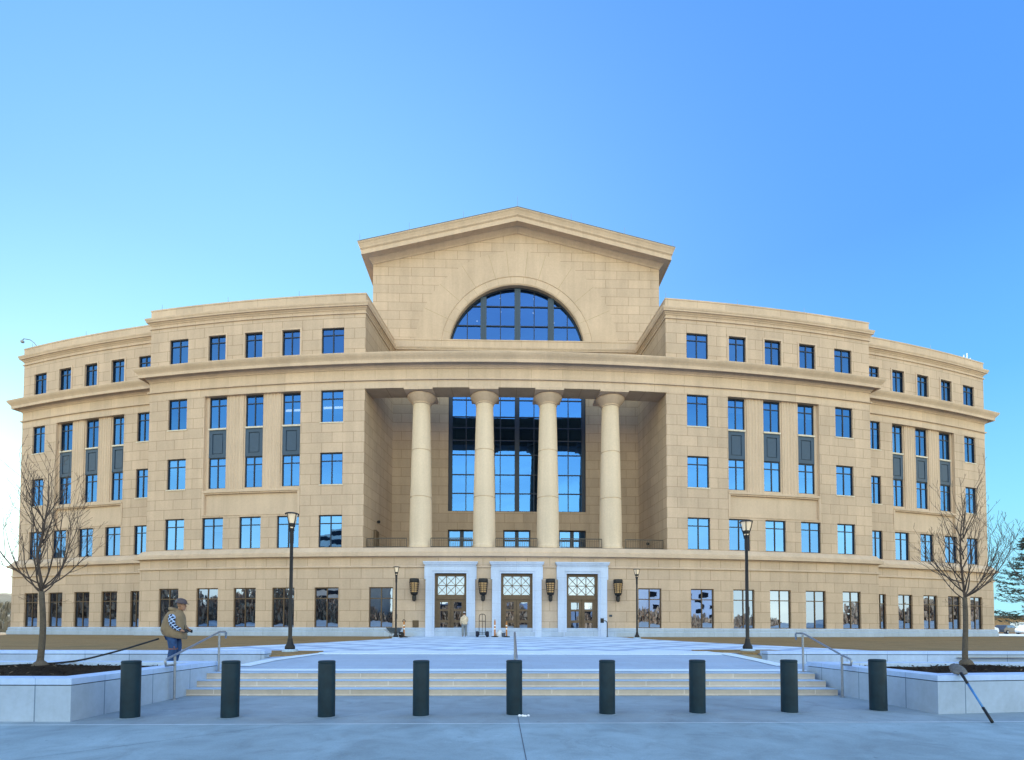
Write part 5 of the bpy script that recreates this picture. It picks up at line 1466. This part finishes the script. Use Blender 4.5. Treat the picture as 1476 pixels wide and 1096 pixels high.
# scrub on the far left slope
m = MB(); rr = random.Random(12)
for k in range(5200):
    x = rr.uniform(-175,-62); y = rr.uniform(66,150)
    if x > -.86*y-2: continue
    z = terr(x, y); h = rr.uniform(.4,2.2)
    for j in range(2):
        a = rr.uniform(0,PI); w = rr.uniform(.15,.6); dx, dy = math.cos(a)*w, math.sin(a)*w; m.cur = rr.choice((0,0,1))
        m.quad([(x-dx,y-dy,z-.1),(x+dx,y+dy,z-.1),(x+dx*.4+rr.uniform(-.2,.2),y+dy*.4,z+h),(x-dx*.6,y-dy*.6,z+h*.7)])
tag(m.build('scrub', [simple('dry_scrub', (.22,.18,.125), .95), simple('grey_scrub', (.30,.26,.21), .95)], merge=False), 'grey-brown scrub covering the slope past the left end of the building', 'scrub', kind='stuff')
# ------------------------------------------------------------------ the town across the street, mirrored in the glass
def block(name, x, y, w, d, h, wallm, label, rows, cols, strip=False):
    b = empty(name, (x,y,0), label, 'building')
    m = MB(); m.box(-w/2,w/2,-d,0,-.1,h); m.box(-w*.15,w*.25,-d*.7,-d*.3,h,h+3); m.build('wall', wallm, b)
    m = MB(); fh = h/rows
    for r_ in range(rows):
        if strip: m.box(-w/2+.5,w/2-.5,.0,.12,fh*r_+fh*.35,fh*r_+fh*.8)
        else:
            for c_ in range(cols):
                x0 = -w/2+w*(c_+.25)/cols; m.box(x0,x0+w*.5/cols,.0,.1,fh*r_+fh*.3,fh*r_+fh*.78)
    m.build('window_band', M['dark'], b)
block('office_tower', -84, -92, 34, 24, 36, simple('brown_concrete', (.75,.58,.40), .9, 0, .1, .3), 'brown concrete tower mirrored in the second-floor windows of the left wing', 11, 9, True)
block('white_building', 92, -96, 44, 24, 27, simple('white_render', (.9,.9,.9), .9, 0, .05, .3), 'white building mirrored in the windows nearest the portico on the right wing', 7, 9)
block('warehouse', 8, -108, 60, 22, 9, simple('pale_cladding', (.6,.62,.64), .8, 0, .1, .3), 'pale low building mirrored in the glass of the doors', 2, 10)
block('car_park', -40, -116, 50, 26, 12, simple('grey_concrete', (.33,.33,.33), .9, 0, .1, .3), 'grey parking deck mirrored in the ground-floor windows of the left wing', 4, 1, True)
m = MB(); rr = random.Random(77); m.cur = 1
prev = None
for k in range(-590, 591):                           # the dense lower mass of the wood
    az_ = k*.2; ra = 126 if abs(az_) > 30 else 101
    h_ = ((9.6 if az_ > 0 else 7.0)+2.2*math.sin(az_*.13+1)+2.0*math.sin(az_*.31+2)+1.2*math.sin(az_*1.9))*.80+rr.uniform(-.5,.5)+(2.4 if az_ > 48 else 0)-(1.6 if az_ < -46 else 0)
    p = (-ra*math.sin(math.radians(az_)), -ra*math.cos(math.radians(az_)), h_)
    if prev: m.quad([(prev[0],prev[1],2.5),(p[0],p[1],2.5),p,prev])
    prev = p
for k in range(46000):
    az_ = rr.uniform(-118,118)                      # degrees from straight behind the camera, + to the left
    ra = rr.uniform(112,124) if abs(az_) > 30 else rr.uniform(92,100)
    x = -ra*math.sin(math.radians(az_)); y = -ra*math.cos(math.radians(az_))
    if -8 < x < 14 and rr.random() < .5: continue
    hmax = (9.6 if az_ > 0 else 7.0)+2.2*math.sin(az_*.13+1)+2.0*math.sin(az_*.31+2)+1.2*math.sin(az_*1.9)
    if az_ > 48: hmax += 3.0
    if az_ < -46: hmax -= 2.0
    if hmax < 3.8: continue
    z = 2.6+(hmax-2.6)*rr.random()**.8; w = rr.uniform(.10,.34); a = rr.uniform(0,PI); dx, dy = math.cos(a)*w, math.sin(a)*w; t = rr.uniform(-.3,.3); h_ = rr.uniform(.3,1.1)
    m.cur = rr.choice((0,0,1)); m.quad([(x-dx,y-dy,z-h_),(x+dx,y+dy,z-h_*.8),(x+dx*.5+t,y+dy,z+h_),(x-dx*.5+t,y-dy,z+h_*.8)])
tag(m.build('far_wood', [simple('winter_wood', (.80,.50,.27), .95), simple('winter_wood_dark', (.36,.24,.14), .95)], merge=False), 'brown winter wood across the street mirrored in the ground-floor glass', 'wood', kind='stuff')
mb = MB()
for k in range(-12,12):
    a0, a1 = math.radians(k*10), math.radians(k*10+10)
    for (r0,z0),(r1,z1) in (((78,-.04),(90,2.2)),((90,2.2),(110,3.4)),((110,3.4),(150,4.0))):
        mb.quad([(-r0*math.sin(a0),-r0*math.cos(a0),z0),(-r0*math.sin(a1),-r0*math.cos(a1),z0),(-r1*math.sin(a1),-r1*math.cos(a1),z1),(-r1*math.sin(a0),-r1*math.cos(a0),z1)])
tag(mb.build('far_bank', M['bank']), kind='structure')
# ------------------------------------------------------------------ SKY, SUN, CAMERA
SUN_AZ, SUN_EL = -40.0, 17.0
SKYRAMP = [(0,(.42,.90,1.08)),(.18,(.28,.76,1.05)),(.36,(.15,.52,1.0)),(.55,(.10,.36,1.0)),(.75,(.085,.31,.95)),(1,(.06,.24,.8))]
OPP = [(.0,(1,1,1)),(.30,(1.05,1.05,1.05)),(.62,(7.9,3.05,1.55)),(1,(10.8,4.1,2.05))]
GLOW_AZ, GLOW_EL = -52.0, 6.0
GLOW1, GLOW2 = (.30,.50,.14), (1.3,1.1,.8)
NISK = .12
wd = bpy.data.worlds.new('World'); sc.world = wd; wd.use_nodes = True
nt = wd.node_tree; bg = nt.nodes['Background']
sky = nt.nodes.new('ShaderNodeTexSky'); sky.sky_type = 'NISHITA'; sky.sun_disc = False
sky.sun_elevation = math.radians(SUN_EL); sky.sun_rotation = math.radians(SUN_AZ); sky.air_density = 1.0; sky.dust_density = .6; sky.ozone_density = 2.5
tcw = nt.nodes.new('ShaderNodeTexCoord')
sep = nt.nodes.new('ShaderNodeSeparateXYZ'); nt.links.new(tcw.outputs['Generated'], sep.inputs[0])
def mth(op, a_, b_=None, cl=False):
    n_ = nt.nodes.new('ShaderNodeMath'); n_.operation = op; n_.use_clamp = cl
    for k_, v_ in enumerate((a_, b_)):
        if v_ is None: continue
        if isinstance(v_, (int, float)): n_.inputs[k_].default_value = v_
        else: nt.links.new(v_, n_.inputs[k_])
    return n_.outputs[0]
# clear winter sky: deep blue overhead, cyan towards the horizon
grad = ramp(nt, sep.outputs['Z'], SKYRAMP)
# unseen sky behind the camera, brightened and warmed to light the shaded facade
opp = ramp(nt, mth('ADD', mth('MULTIPLY', sep.outputs['Y'], -.5), .5), OPP)
wm = nt.nodes.new('ShaderNodeMapping'); wm.inputs['Scale'].default_value = (1.2, 1.2, 5); nt.links.new(tcw.outputs['Generated'], wm.inputs[0])
wisp = ramp(nt, noise(nt, 2.6, 7, .6, wm.outputs[0], .6), [(.42, (1,1,1)), (.68, (1.25,1.2,1.12))])
opp = mixc(nt, opp, mixc(nt, (1,1,1), wisp, mth('MULTIPLY', sep.outputs['Y'], -2.0, True)), 1.0, 'MULTIPLY')
grad = mixc(nt, grad, opp, 1.0, 'MULTIPLY')
# haze glow round the hidden low sun
saz, sel = math.radians(GLOW_AZ), math.radians(GLOW_EL)
dot = nt.nodes.new('ShaderNodeVectorMath'); dot.operation = 'DOT_PRODUCT'
nt.links.new(tcw.outputs['Generated'], dot.inputs[0]); dot.inputs[1].default_value = (math.sin(saz)*math.cos(sel), math.cos(saz)*math.cos(sel), math.sin(sel))
dot2 = nt.nodes.new('ShaderNodeVectorMath'); dot2.operation = 'DOT_PRODUCT'; nt.links.new(tcw.outputs['Generated'], dot2.inputs[0])
dot2.inputs[1].default_value = (math.sin(math.radians(-18))*math.cos(math.radians(14)), math.cos(math.radians(-18))*math.cos(math.radians(14)), math.sin(math.radians(14)))
g1 = mth('POWER', mth('MAXIMUM', dot2.outputs['Value'], 0.0), 5.0); g2 = mth('POWER', mth('MAXIMUM', dot.outputs['Value'], 0.0), 70.0)
glow = mixc(nt, (0,0,0), GLOW1, g1); glow2 = mixc(nt, (0,0,0), GLOW2, g2)
tot = mixc(nt, mixc(nt, grad, glow, 1.0, 'ADD'), glow2, 1.0, 'ADD')
for n_ in nt.nodes:
    if n_.type == 'MIX': n_.clamp_result = False
sc1 = mixc(nt, tot, (1/.15,)*3, 1.0, 'MULTIPLY')
nis = mixc(nt, sky.outputs[0], (NISK,)*3, 1.0, 'MULTIPLY')
fin = mixc(nt, sc1, nis, 1.0, 'ADD')
nt.links.new(fin, bg.inputs['Color']); bg.inputs['Strength'].default_value = .15
sd_ = bpy.data.lights.new('sun', 'SUN'); sd_.energy = 5.0; sd_.angle = math.radians(.53); sd_.color = (1,.93,.82)
so = bpy.data.objects.new('sun', sd_); col.objects.link(so)
az, el = math.radians(SUN_AZ), math.radians(SUN_EL)
dirv = Vector((math.sin(az)*math.cos(el), math.cos(az)*math.cos(el), math.sin(el)))
so.rotation_euler = (-dirv).to_track_quat('-Z', 'Y').to_euler()
so.location = dirv*200
cam = bpy.data.cameras.new('camera'); co = bpy.data.objects.new('camera', cam); col.objects.link(co)
cam.sensor_fit = 'HORIZONTAL'; cam.sensor_width = 36; cam.lens = 36*730/1476; cam.shift_y = (885.85-548)/1476; cam.clip_end = 3000
a, yaw, pitch, roll = -1.1139, .02222, .03101, .00253
fw = Vector((math.sin(yaw)*math.cos(pitch), math.cos(yaw)*math.cos(pitch), math.sin(pitch)))
rt = Vector((math.cos(yaw), -math.sin(yaw), 0)); up = rt.cross(fw)
# image u = cos(roll)*xr + sin(roll)*zu
ru = rt*math.cos(roll)+up*math.sin(roll); uu = -rt*math.sin(roll)+up*math.cos(roll)
Mx = Matrix(((ru.x, uu.x, -fw.x, a), (ru.y, uu.y, -fw.y, 0), (ru.z, uu.z, -fw.z, 1.42), (0,0,0,1)))
co.matrix_world = Mx
sc.camera = co
sc.view_settings.view_transform = 'Standard'; sc.view_settings.look = 'None'; sc.view_settings.exposure = 0; sc.view_settings.gamma = 1
sc.render.engine = 'CYCLES'; sc.cycles.max_bounces = 6; sc.cycles.transparent_max_bounces = 6; sc.cycles.caustics_reflective = False
sc.cycles.sample_clamp_indirect = 4
